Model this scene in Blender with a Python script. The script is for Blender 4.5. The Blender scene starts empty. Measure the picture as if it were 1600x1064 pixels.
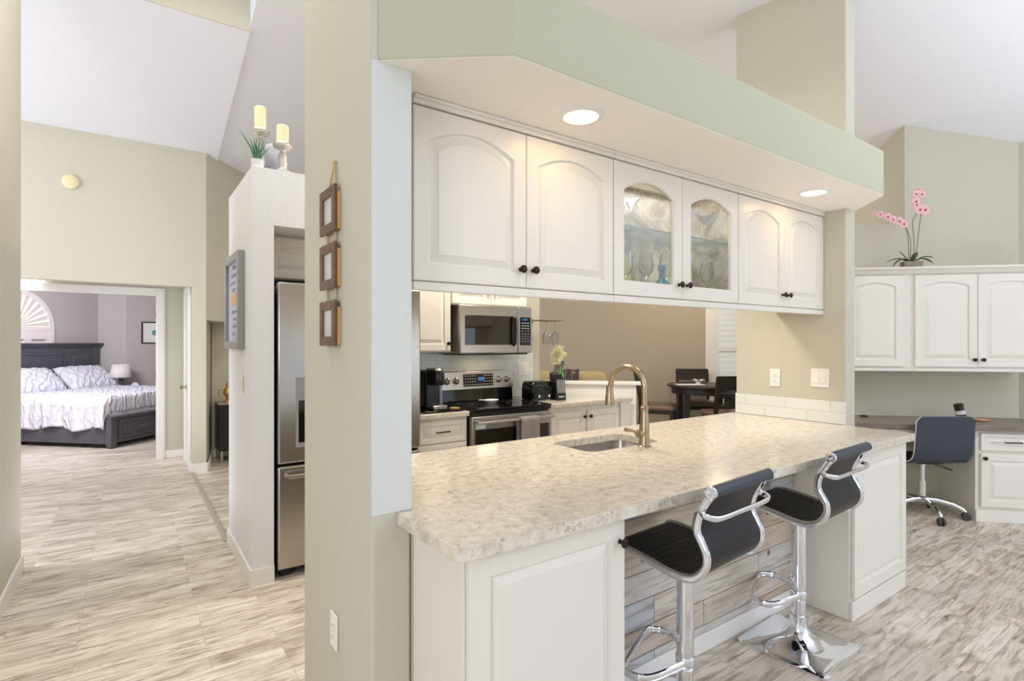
import bpy, bmesh, math, random
from mathutils import Matrix, Vector
random.seed(7)
scn = bpy.context.scene
COL = scn.collection
PI = math.pi

# ------------------------------------------------------------------ camera, world, exposure
cam_d = bpy.data.cameras.new('camera')
cam = bpy.data.objects.new('camera', cam_d)
COL.objects.link(cam)
cam.location = (0, 0, 1.45)
cam.rotation_euler = (PI / 2, 0, -math.radians(35.377))
cam_d.sensor_width = 36.0
cam_d.lens = 845.0 / 1600.0 * 36.0
cam_d.shift_y = 3.0 / 1600.0
cam_d.clip_start = 0.05
scn.camera = cam

world = bpy.data.worlds.new('world')
scn.world = world
world.use_nodes = True
bg = world.node_tree.nodes['Background']
bg.inputs['Color'].default_value = (0.86, 0.93, 1.0, 1)
bg.inputs['Strength'].default_value = 0.76

scn.view_settings.view_transform = 'Standard'
scn.view_settings.look = 'None'
scn.view_settings.gamma = 1.0
scn.view_settings.use_curve_mapping = False
scn.view_settings.exposure = 0.22
scn.cycles.use_denoising = True
scn.cycles.max_bounces = 10
scn.cycles.diffuse_bounces = 6
scn.cycles.glossy_bounces = 5
scn.cycles.transparent_max_bounces = 12
scn.cycles.sample_clamp_indirect = 6.0


def lamp(name, kind, loc, energy, color, size=0.1, rot=(0, 0, 0), parent=None, spread=None, shape='DISK', size_y=None, spot=None):
    d = bpy.data.lights.new(name, kind)
    d.energy = energy
    d.color = color
    if kind == 'AREA':
        d.shape = shape
        d.size = size
        if size_y:
            d.size_y = size_y
        if spread:
            d.spread = spread
    elif kind == 'SPOT':
        d.shadow_soft_size = size
        d.spot_size = spot or 2.0
        d.spot_blend = 0.6
    else:
        d.shadow_soft_size = size
    o = bpy.data.objects.new(name, d)
    COL.objects.link(o)
    o.location = loc
    o.rotation_euler = rot
    if parent:
        o.parent = parent
    return o


WARM = (1.0, 0.66, 0.32)
SOFT = (1.0, 0.88, 0.70)
DAY = (0.90, 0.95, 1.0)
# kitchen ceiling fixture, hall ceiling fixture, dining ceiling fixture, unseen fill added in the bedroom
lamp('kitchen_light', 'AREA', (2.5, 3.25, 3.3), 46, SOFT, 0.6)
lamp('hall_light', 'POINT', (-1.75, 5.6, 2.7), 12, (1.0, 0.80, 0.58), 0.15)
lamp('alcove_light', 'POINT', (-0.9, 7.5, 2.0), 0.4, (1.0, 0.78, 0.46), 0.1)
lamp('dining_light', 'POINT', (5.9, 3.9, 2.5), 36, (1.0, 0.82, 0.56), 0.15)
lamp('bedroom_fill', 'AREA', (-1.2, 8.3, 2.5), 98, (0.90, 0.90, 1.0), 1.2, rot=(math.radians(50), 0, 0))  # fill added inside the door wall, aimed towards the bed
# added area lights out of view: uplights for the ceilings, side fills, one overhead
lamp('ceiling_fill', 'AREA', (4.2, -2.2, 0.25), 172, (0.86, 0.92, 1.0), 3.0, rot=(PI, 0, 0), spread=math.radians(125))  # unseen uplight added near the floor to brighten the ceiling


def aimed(name, loc, target, energy, color, size, spread=None):
    d = Vector(target) - Vector(loc)
    q = d.to_track_quat('-Z', 'Y').to_euler()
    return lamp(name, 'AREA', loc, energy, color, size, rot=q, spread=spread)


aimed('entry_fill', (-3.2, -0.9, 2.0), (0.6, 2.6, 0.9), 50, (1.0, 0.97, 0.95), 1.6)  # fill added on the left for faces turned that way
aimed('desk_side_fill', (5.4, -3.6, 1.7), (5.4, 2.2, 0.6), 26, (0.86, 0.93, 1.0), 3.6)  # bluish fill added behind the camera for the desk wall
lamp('hall_fill', 'AREA', (0.05, 5.6, 0.03), 20, (0.92, 0.94, 1.0), 0.9, rot=(PI, 0, 0))  # unseen uplight added at floor level to brighten the hall
lamp('entry_overhead_fill', 'AREA', (0.3, 3.3, 4.5), 50, (1.0, 0.96, 0.90), 0.8)  # overhead fill added to lift the left floor and walls
lamp('foyer_fill', 'AREA', (-3.6, 5.2, 2.2), 78, (0.84, 0.90, 1.0), 2.0, rot=(0, math.radians(-100), 0))  # bluish fill added out of view to light the hall from the left


# ------------------------------------------------------------------ materials
def lin(c):
    r = []
    for v in c[:3]:
        v = v / 255.0
        r.append(v / 12.92 if v <= 0.04045 else ((v + 0.055) / 1.055) ** 2.4)
    return (r[0], r[1], r[2], 1.0)


def mat(name, c, rough=0.5, metal=0.0, bump=0.0, bscale=60.0, var=0.0, vscale=8.0, coat=0.0, spec=0.5, stretch=None, bdist=0.01):
    m = bpy.data.materials.new(name)
    m.use_nodes = True
    nt = m.node_tree
    b = nt.nodes['Principled BSDF']
    b.inputs['Base Color'].default_value = lin(c)
    b.inputs['Roughness'].default_value = rough
    b.inputs['Metallic'].default_value = metal
    b.inputs['Specular IOR Level'].default_value = spec
    if coat:
        b.inputs['Coat Weight'].default_value = coat
    tc = nt.nodes.new('ShaderNodeTexCoord')
    src = tc.outputs['Object']
    if stretch:
        mp = nt.nodes.new('ShaderNodeMapping')
        mp.inputs['Scale'].default_value = stretch
        nt.links.new(src, mp.inputs['Vector'])
        src = mp.outputs['Vector']
    n = nt.nodes.new('ShaderNodeTexNoise')
    n.inputs['Scale'].default_value = vscale
    n.inputs['Detail'].default_value = 4
    nt.links.new(src, n.inputs['Vector'])
    if var:
        mix = nt.nodes.new('ShaderNodeMix')
        mix.data_type = 'RGBA'
        a = lin([max(0, v * (1 - var)) for v in c])
        d = lin([min(255, v * (1 + var)) for v in c])
        mix.inputs['A'].default_value = a
        mix.inputs['B'].default_value = d
        nt.links.new(n.outputs['Fac'], mix.inputs['Factor'])
        nt.links.new(mix.outputs['Result'], b.inputs['Base Color'])
    if bump:
        n2 = nt.nodes.new('ShaderNodeTexNoise')
        n2.inputs['Scale'].default_value = bscale
        n2.inputs['Detail'].default_value = 3
        nt.links.new(src, n2.inputs['Vector'])
        bp = nt.nodes.new('ShaderNodeBump')
        bp.inputs['Strength'].default_value = bump
        bp.inputs['Distance'].default_value = bdist
        nt.links.new(n2.outputs['Fac'], bp.inputs['Height'])
        nt.links.new(bp.outputs['Normal'], b.inputs['Normal'])
    return m


def emit(name, c, strength):
    m = bpy.data.materials.new(name)
    m.use_nodes = True
    nt = m.node_tree
    nt.nodes.clear()
    o = nt.nodes.new('ShaderNodeOutputMaterial')
    e = nt.nodes.new('ShaderNodeEmission')
    e.inputs['Color'].default_value = lin(c)
    e.inputs['Strength'].default_value = strength
    nt.links.new(e.outputs[0], o.inputs['Surface'])
    return m


def pane_mat(name, c=(255, 255, 255), gloss=1.0):
    m = bpy.data.materials.new(name)
    m.use_nodes = True
    nt = m.node_tree
    nt.nodes.clear()
    o = nt.nodes.new('ShaderNodeOutputMaterial')
    t = nt.nodes.new('ShaderNodeBsdfTransparent')
    t.inputs['Color'].default_value = lin(c)
    g = nt.nodes.new('ShaderNodeBsdfGlossy')
    g.inputs['Roughness'].default_value = 0.03
    f = nt.nodes.new('ShaderNodeFresnel')
    f.inputs['IOR'].default_value = 1.45
    mu = nt.nodes.new('ShaderNodeMath')
    mu.operation = 'MULTIPLY'
    mu.inputs[1].default_value = gloss
    mx = nt.nodes.new('ShaderNodeMixShader')
    nt.links.new(f.outputs[0], mu.inputs[0])
    nt.links.new(mu.outputs[0], mx.inputs['Fac'])
    nt.links.new(t.outputs[0], mx.inputs[1])
    nt.links.new(g.outputs[0], mx.inputs[2])
    nt.links.new(mx.outputs[0], o.inputs['Surface'])
    return m


def ramp(nt, src, stops):
    r = nt.nodes.new('ShaderNodeValToRGB')
    el = r.color_ramp.elements
    el[0].position, el[0].color = stops[0][0], lin(stops[0][1])
    el[1].position, el[1].color = stops[-1][0], lin(stops[-1][1])
    for p, c in stops[1:-1]:
        e = el.new(p)
        e.color = lin(c)
    nt.links.new(src, r.inputs['Fac'])
    return r.outputs['Color']


def mixc(nt, a, b, fac, mode='MIX'):
    m = nt.nodes.new('ShaderNodeMix')
    m.data_type = 'RGBA'
    m.blend_type = mode
    for s, v in (('A', a), ('B', b)):
        if isinstance(v, (tuple, list)):
            m.inputs[s].default_value = v
        else:
            nt.links.new(v, m.inputs[s])
    if isinstance(fac, (int, float)):
        m.inputs['Factor'].default_value = fac
    else:
        nt.links.new(fac, m.inputs['Factor'])
    return m.outputs['Result']


def coords(nt, scale=(1, 1, 1), kind='Object', loc=(0, 0, 0)):
    tc = nt.nodes.new('ShaderNodeTexCoord')
    mp = nt.nodes.new('ShaderNodeMapping')
    mp.inputs['Scale'].default_value = scale
    mp.inputs['Location'].default_value = loc
    nt.links.new(tc.outputs[kind], mp.inputs['Vector'])
    return mp.outputs['Vector']


def noise(nt, vec, scale, detail=4, rough=0.55, dist=0.0):
    n = nt.nodes.new('ShaderNodeTexNoise')
    n.inputs['Scale'].default_value = scale
    n.inputs['Detail'].default_value = detail
    n.inputs['Roughness'].default_value = rough
    n.inputs['Distortion'].default_value = dist
    nt.links.new(vec, n.inputs['Vector'])
    return n.outputs['Fac']


def floor_material():
    m = bpy.data.materials.new('plank_floor')
    m.use_nodes = True
    nt = m.node_tree
    b = nt.nodes['Principled BSDF']
    v = coords(nt)
    br = nt.nodes.new('ShaderNodeTexBrick')
    br.offset = 0.37
    br.inputs['Scale'].default_value = 1.0
    br.inputs['Brick Width'].default_value = 0.80
    br.inputs['Row Height'].default_value = 0.105
    br.inputs['Mortar Size'].default_value = 0.0012
    br.inputs['Mortar Smooth'].default_value = 0.2
    br.inputs['Color1'].default_value = (0, 0, 0, 1)
    br.inputs['Color2'].default_value = (1, 1, 1, 1)
    br.inputs['Mortar'].default_value = (0.35, 0.35, 0.35, 1)
    nt.links.new(v, br.inputs['Vector'])
    # shift the grain per plank
    add = nt.nodes.new('ShaderNodeVectorMath')
    add.operation = 'MULTIPLY_ADD'
    nt.links.new(br.outputs['Color'], add.inputs[0])
    add.inputs[1].default_value = (7.3, 3.1, 0)
    nt.links.new(v, add.inputs[2])
    mp = nt.nodes.new('ShaderNodeMapping')
    mp.inputs['Scale'].default_value = (2.2, 24.0, 1)
    nt.links.new(add.outputs[0], mp.inputs['Vector'])
    g = noise(nt, mp.outputs['Vector'], 1.7, 7, 0.66, 0.7)
    c1 = ramp(nt, g, [(0.30, (132, 121, 109)), (0.40, (192, 182, 170)), (0.49, (228, 220, 209)), (0.72, (244, 239, 230))])
    mp2 = nt.nodes.new('ShaderNodeMapping')
    mp2.inputs['Scale'].default_value = (1.6, 4.5, 1)
    nt.links.new(add.outputs[0], mp2.inputs['Vector'])
    pn = noise(nt, mp2.outputs['Vector'], 2.0, 5, 0.62, 1.2)
    patch = ramp(nt, pn, [(0.34, (204, 196, 188)), (0.46, (244, 241, 238)), (0.56, (255, 255, 255))])
    c1 = mixc(nt, c1, patch, 1.0, 'MULTIPLY')
    tone = ramp(nt, br.outputs['Color'], [(0.0, (228, 225, 221)), (0.5, (240, 238, 235)), (1.0, (255, 254, 252))])
    c2 = mixc(nt, c1, tone, 1.0, 'MULTIPLY')
    c3 = mixc(nt, c2, lin((160, 150, 138)), br.outputs['Fac'])
    nt.links.new(c3, b.inputs['Base Color'])
    b.inputs['Roughness'].default_value = 0.42
    return m


def quartz_material():
    m = bpy.data.materials.new('quartz')
    m.use_nodes = True
    nt = m.node_tree
    b = nt.nodes['Principled BSDF']
    v = coords(nt)
    n1 = noise(nt, v, 26, 5, 0.62, 0.3)
    base = ramp(nt, n1, [(0.30, (196, 187, 172)), (0.48, (214, 206, 192)), (0.62, (226, 219, 206)), (0.8, (216, 208, 194))])
    vs = coords(nt, (1.0, 1.9, 1.0))
    n2 = noise(nt, vs, 74, 3, 0.62, 0.8)
    n3 = noise(nt, v, 24, 3, 0.6, 0.0)
    mm = nt.nodes.new('ShaderNodeMath')
    mm.operation = 'MULTIPLY'
    nt.links.new(n2, mm.inputs[0])
    nt.links.new(n3, mm.inputs[1])
    f = ramp(nt, mm.outputs[0], [(0.310, (0, 0, 0)), (0.365, (255, 255, 255))])
    sep = nt.nodes.new('ShaderNodeSeparateColor')
    nt.links.new(f, sep.inputs[0])
    mf = nt.nodes.new('ShaderNodeMath')
    mf.operation = 'MULTIPLY'
    mf.inputs[1].default_value = 0.6
    nt.links.new(sep.outputs[0], mf.inputs[0])
    c = mixc(nt, base, lin((140, 132, 122)), mf.outputs[0])
    nt.links.new(c, b.inputs['Base Color'])
    b.inputs['Roughness'].default_value = 0.13
    return m


def shiplap_material():
    m = bpy.data.materials.new('weathered_planks')
    m.use_nodes = True
    nt = m.node_tree
    b = nt.nodes['Principled BSDF']
    tc = nt.nodes.new('ShaderNodeTexCoord')
    sp = nt.nodes.new('ShaderNodeSeparateXYZ')
    nt.links.new(tc.outputs['Object'], sp.inputs[0])
    cb = nt.nodes.new('ShaderNodeCombineXYZ')
    nt.links.new(sp.outputs['X'], cb.inputs['X'])
    nt.links.new(sp.outputs['Z'], cb.inputs['Y'])
    br = nt.nodes.new('ShaderNodeTexBrick')
    br.offset = 0.43
    br.offset_frequency = 2
    br.inputs['Scale'].default_value = 1.0
    br.inputs['Brick Width'].default_value = 0.82
    br.inputs['Row Height'].default_value = 0.118
    br.inputs['Mortar Size'].default_value = 0.0018
    br.inputs['Color1'].default_value = (0, 0, 0, 1)
    br.inputs['Color2'].default_value = (1, 1, 1, 1)
    br.inputs['Mortar'].default_value = (0.5, 0.5, 0.5, 1)
    nt.links.new(cb.outputs[0], br.inputs['Vector'])
    tone = ramp(nt, br.outputs['Color'], [(0.0, (206, 178, 148)), (0.25, (222, 218, 214)), (0.5, (204, 208, 212)), (0.75, (226, 218, 208)), (1.0, (208, 192, 172))])
    add = nt.nodes.new('ShaderNodeVectorMath')
    add.operation = 'MULTIPLY_ADD'
    nt.links.new(br.outputs['Color'], add.inputs[0])
    add.inputs[1].default_value = (5.3, 2.1, 0)
    nt.links.new(cb.outputs[0], add.inputs[2])
    mp = nt.nodes.new('ShaderNodeMapping')
    mp.inputs['Scale'].default_value = (2.0, 22.0, 1)
    nt.links.new(add.outputs[0], mp.inputs['Vector'])
    g = noise(nt, mp.outputs['Vector'], 1.6, 6, 0.6, 0.9)
    gr = ramp(nt, g, [(0.28, (176, 166, 154)), (0.5, (240, 238, 234)), (0.75, (255, 255, 255))])
    c = mixc(nt, tone, gr, 1.0, 'MULTIPLY')
    vo = nt.nodes.new('ShaderNodeTexVoronoi')
    vo.inputs['Scale'].default_value = 3.4
    nt.links.new(cb.outputs[0], vo.inputs['Vector'])
    kn = ramp(nt, vo.outputs['Distance'], [(0.03, (255, 255, 255)), (0.07, (0, 0, 0))])
    sk = nt.nodes.new('ShaderNodeSeparateColor')
    nt.links.new(kn, sk.inputs[0])
    c = mixc(nt, c, lin((110, 78, 52)), sk.outputs[0])
    c = mixc(nt, c, lin((70, 62, 55)), br.outputs['Fac'])
    nt.links.new(c, b.inputs['Base Color'])
    b.inputs['Roughness'].default_value = 0.6
    return m


def mottled_material():
    m = bpy.data.materials.new('mottled_glass')
    m.use_nodes = True
    nt = m.node_tree
    b = nt.nodes['Principled BSDF']
    v = coords(nt)
    n1 = noise(nt, v, 5.5, 5, 0.62, 1.2)
    c = ramp(nt, n1, [(0.32, (150, 142, 128)), (0.45, (196, 188, 172)), (0.55, (222, 216, 204)), (0.72, (240, 236, 226))])
    n2 = noise(nt, v, 55, 3, 0.6)
    f = ramp(nt, n2, [(0.62, (0, 0, 0)), (0.70, (255, 255, 255))])
    sp = nt.nodes.new('ShaderNodeSeparateColor')
    nt.links.new(f, sp.inputs[0])
    c = mixc(nt, c, lin((132, 126, 124)), sp.outputs[0])
    nt.links.new(c, b.inputs['Base Color'])
    b.inputs['Roughness'].default_value = 0.35
    tr = nt.nodes.new('ShaderNodeBsdfTranslucent')
    nt.links.new(c, tr.inputs['Color'])
    mx = nt.nodes.new('ShaderNodeMixShader')
    mx.inputs['Fac'].default_value = 0.6
    nt.links.new(b.outputs[0], mx.inputs[1])
    nt.links.new(tr.outputs[0], mx.inputs[2])
    nt.links.new(mx.outputs[0], nt.nodes['Material Output'].inputs['Surface'])
    return m


def tile_material(w=0.30, h=0.075):
    m = bpy.data.materials.new('white_tile')
    m.use_nodes = True
    nt = m.node_tree
    b = nt.nodes['Principled BSDF']
    tc = nt.nodes.new('ShaderNodeTexCoord')
    sp = nt.nodes.new('ShaderNodeSeparateXYZ')
    nt.links.new(tc.outputs['Object'], sp.inputs[0])
    sm = nt.nodes.new('ShaderNodeMath')
    sm.operation = 'ADD'
    nt.links.new(sp.outputs['X'], sm.inputs[0])
    nt.links.new(sp.outputs['Y'], sm.inputs[1])
    cb = nt.nodes.new('ShaderNodeCombineXYZ')
    nt.links.new(sm.outputs[0], cb.inputs['X'])
    nt.links.new(sp.outputs['Z'], cb.inputs['Y'])
    br = nt.nodes.new('ShaderNodeTexBrick')
    br.offset = 0.5
    br.inputs['Scale'].default_value = 1.0
    br.inputs['Brick Width'].default_value = w
    br.inputs['Row Height'].default_value = h
    br.inputs['Mortar Size'].default_value = 0.0025
    br.inputs['Color1'].default_value = lin((228, 231, 227))
    br.inputs['Color2'].default_value = lin((222, 227, 224))
    br.inputs['Mortar'].default_value = lin((204, 206, 200))
    nt.links.new(cb.outputs[0], br.inputs['Vector'])
    nt.links.new(br.outputs['Color'], b.inputs['Base Color'])
    b.inputs['Roughness'].default_value = 0.1
    bp = nt.nodes.new('ShaderNodeBump')
    bp.inputs['Strength'].default_value = 0.35
    bp.inputs['Distance'].default_value = 0.004
    bp.invert = True
    nt.links.new(br.outputs['Fac'], bp.inputs['Height'])
    nt.links.new(bp.outputs['Normal'], b.inputs['Normal'])
    return m


M = {}
M['floor'] = floor_material()
M['quartz'] = quartz_material()
M['shiplap'] = shiplap_material()
M['mottled'] = mottled_material()
M['mottled_side'] = mottled_material()
M['mottled_side'].node_tree.nodes['Mix Shader'].inputs['Fac'].default_value = 0.0
M['tile'] = tile_material()
M['wall'] = mat('greige_wall', (198, 195, 180), 0.75, bump=0.12, bscale=90)
M['wall_tan'] = mat('tan_wall', (180, 169, 152), 0.8, bump=0.08, bscale=90)
M['wall_bed'] = mat('bedroom_wall', (190, 182, 178), 0.8, bump=0.08, bscale=90)
M['white_wall'] = mat('white_wall', (229, 230, 234), 0.75, bump=0.2, bscale=70)
M['stub_front_pale'] = mat('pale_stub_front', (212, 216, 211), 0.6, bump=0.25, bscale=60)
M['soffit'] = mat('soffit_wall', (188, 188, 166), 0.75, bump=0.1, bscale=90)
M['ceiling'] = mat('ceiling_white', (230, 230, 237), 0.85, bump=0.25, bscale=45)
M['soffit_under'] = mat('soffit_underside', (246, 240, 232), 0.8, bump=0.15, bscale=60)
M['trim'] = mat('trim_white', (236, 234, 230), 0.4)
M['cab'] = mat('cabinet_white', (230, 226, 218), 0.32, spec=0.4)
M['cab_in'] = mat('cabinet_inside', (206, 200, 188), 0.5)
M['bronze'] = mat('dark_bronze', (58, 46, 40), 0.28, 0.85)
M['chrome'] = mat('chrome', (232, 234, 238), 0.06, 1.0)
M['steel'] = mat('brushed_steel', (186, 182, 178), 0.26, 1.0, var=0.05, vscale=4, stretch=(1, 1, 60))
M['steel_h'] = mat('brushed_steel_across', (186, 182, 178), 0.32, 1.0, var=0.05, vscale=4, stretch=(1, 60, 60))
M['nickel'] = mat('brushed_nickel', (176, 160, 134), 0.28, 1.0)
M['leather'] = mat('black_leather', (15, 15, 17), 0.4, bump=0.1, bscale=220, spec=0.35)
M['leather_blue'] = mat('charcoal_leather', (48, 57, 70), 0.45, bump=0.1, bscale=220)
M['plastic'] = mat('black_plastic', (22, 22, 24), 0.3)
M['gloss_black'] = mat('gloss_black', (10, 10, 13), 0.08)
M['dark_glass'] = mat('dark_oven_glass', (20, 17, 16), 0.04, coat=0.6)
M['rubber'] = mat('dark_rubber', (70, 66, 64), 0.6)
M['white_plastic'] = mat('white_plastic', (240, 238, 232), 0.35)
M['slot'] = mat('slot_grey', (120, 115, 108), 0.6)
M['glass'] = pane_mat('clear_pane', (252, 253, 252), 0.2)
M['shelf_glass'] = pane_mat('green_edge_glass', (236, 244, 240), 0.4)
M['glass_edge'] = mat('green_glass_edge', (70, 110, 98), 0.1)
M['stemware'] = pane_mat('stemware_glass', (248, 249, 249), 0.6)
M['blue_glass'] = mat('turquoise_glass', (10, 130, 165), 0.06, coat=0.5)
M['yellow_glass'] = mat('yellow_vase', (226, 220, 96), 0.2)
M['dark_wood'] = mat('dark_brown_wood', (64, 48, 42), 0.38, var=0.18, vscale=3, stretch=(1, 1, 14))
M['espresso'] = mat('espresso_wood', (42, 36, 36), 0.38, var=0.12, vscale=3, stretch=(14, 1, 1))
M['bed_wood'] = mat('charcoal_bed_wood', (82, 82, 88), 0.4, var=0.14, vscale=3, stretch=(1, 1, 14))
M['frame_wood'] = mat('walnut_frame', (104, 78, 62), 0.5, var=0.2, vscale=6, stretch=(1, 1, 10))
M['pine'] = mat('pale_pine', (206, 162, 100), 0.6, var=0.1, vscale=6)
M['rope'] = mat('jute_rope', (206, 184, 132), 0.9, bump=0.4, bscale=300)
M['photo'] = mat('photo_insert', (196, 198, 198), 0.3, var=0.08, vscale=10)
M['grey_frame'] = mat('silver_grey_frame', (150, 148, 150), 0.4)
M['art'] = mat('lavender_art', (196, 196, 216), 0.5, var=0.12, vscale=9)
M['peach'] = mat('peach_paint', (228, 184, 142), 0.6)
M['blue_grey'] = mat('blue_grey_paint', (138, 142, 172), 0.6)
M['candle'] = mat('cream_candle', (234, 229, 190), 0.6)
M['silver_mosaic'] = mat('silver_mosaic', (206, 202, 192), 0.25, 0.8, bump=0.6, bscale=160)
M['aloe'] = mat('aloe_leaf', (74, 118, 92), 0.5, var=0.25, vscale=30)
M['white_ceramic'] = mat('white_ceramic', (236, 236, 236), 0.2)
M['slate'] = mat('grey_stone', (158, 160, 172), 0.6, var=0.15, vscale=7)
M['gold'] = mat('antique_gold', (196, 160, 100), 0.3, 0.8, bump=0.4, bscale=90)
M['bedding'] = mat('white_bedding', (236, 234, 238), 0.85, bump=0.25, bscale=30)
M['quilt'] = mat('pintuck_bedding', (230, 228, 238), 0.85, bump=1.0, bscale=13, bdist=0.06)
def quilt_bump(m):
    nt = m.node_tree
    b = nt.nodes['Principled BSDF']
    for nd in list(nt.nodes):
        if nd.type == 'BUMP':
            nt.nodes.remove(nd)
    v = coords(nt, (1, 1, 0.6))
    w = nt.nodes.new('ShaderNodeTexWave')
    w.inputs['Scale'].default_value = 3.6
    w.inputs['Distortion'].default_value = 9.0
    w.inputs['Detail'].default_value = 2.0
    w.inputs['Detail Scale'].default_value = 2.2
    nt.links.new(v, w.inputs['Vector'])
    bp = nt.nodes.new('ShaderNodeBump')
    bp.inputs['Strength'].default_value = 0.6
    bp.inputs['Distance'].default_value = 0.025
    nt.links.new(w.outputs['Fac'], bp.inputs['Height'])
    nt.links.new(bp.outputs['Normal'], b.inputs['Normal'])


quilt_bump(M['quilt'])
M['lampshade'] = mat('white_lampshade', (236, 226, 222), 0.8)
M['desk_top'] = mat('grey_brown_desk', (122, 110, 100), 0.3, var=0.22, vscale=3, stretch=(2, 14, 14))
M['orchid'] = mat('pink_petals', (236, 186, 192), 0.5, var=0.12, vscale=60)
M['orchid_lip'] = mat('deep_pink_lip', (186, 60, 84), 0.5)
M['orchid_leaf'] = mat('orchid_leaf', (66, 86, 58), 0.4, var=0.2, vscale=20)
M['stem'] = mat('green_stem', (112, 122, 84), 0.5)
M['pot'] = mat('grey_stone_pot', (140, 132, 118), 0.8, var=0.15, vscale=30)
M['towel'] = mat('grey_towel', (146, 140, 142), 0.95, bump=0.6, bscale=160)
M['tan_cloth'] = mat('tan_upholstery', (186, 164, 120), 0.8)
M['throw'] = mat('brown_throw', (74, 62, 62), 0.95, bump=0.6, bscale=80)
M['throw_stripe'] = mat('beige_throw_stripe', (108, 94, 90), 0.95)
M['plume'] = mat('cream_plume', (246, 244, 206), 0.9)
M['purple'] = mat('purple_blossom', (96, 76, 124), 0.7)
M['lime'] = mat('lime_glass', (96, 196, 30), 0.15, coat=0.4)
M['brown_seat'] = mat('brown_seat', (120, 98, 88), 0.35)
M['paper'] = mat('white_cloth', (232, 232, 236), 0.7)
M['shutter'] = mat('white_shutter', (234, 238, 240), 0.5)
M['daylight'] = emit('daylight', (236, 244, 255), 1.0)
M['daylight_warm'] = emit('sunset_daylight', (255, 236, 200), 1.6)
M['bulb'] = emit('warm_bulb', (255, 222, 152), 4.2)
M['puck'] = emit('warm_puck', (255, 222, 160), 4.0)
M['display'] = emit('blue_display', (110, 180, 255), 0.4)
M['legend'] = mat('white_legend', (214, 214, 214), 0.5)
M['teal'] = mat('teal_paint', (96, 150, 148), 0.6)
M['smoke'] = mat('cream_plastic', (228, 216, 176), 0.5)
M['sticker'] = mat('pale_sticker', (190, 204, 206), 0.5)
M['golf_bag'] = mat('golf_bag_black', (36, 36, 38), 0.4)
M['strip'] = mat('strip_taupe', (178, 168, 154), 0.5)

# ------------------------------------------------------------------ mesh helpers
WM = {}


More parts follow.
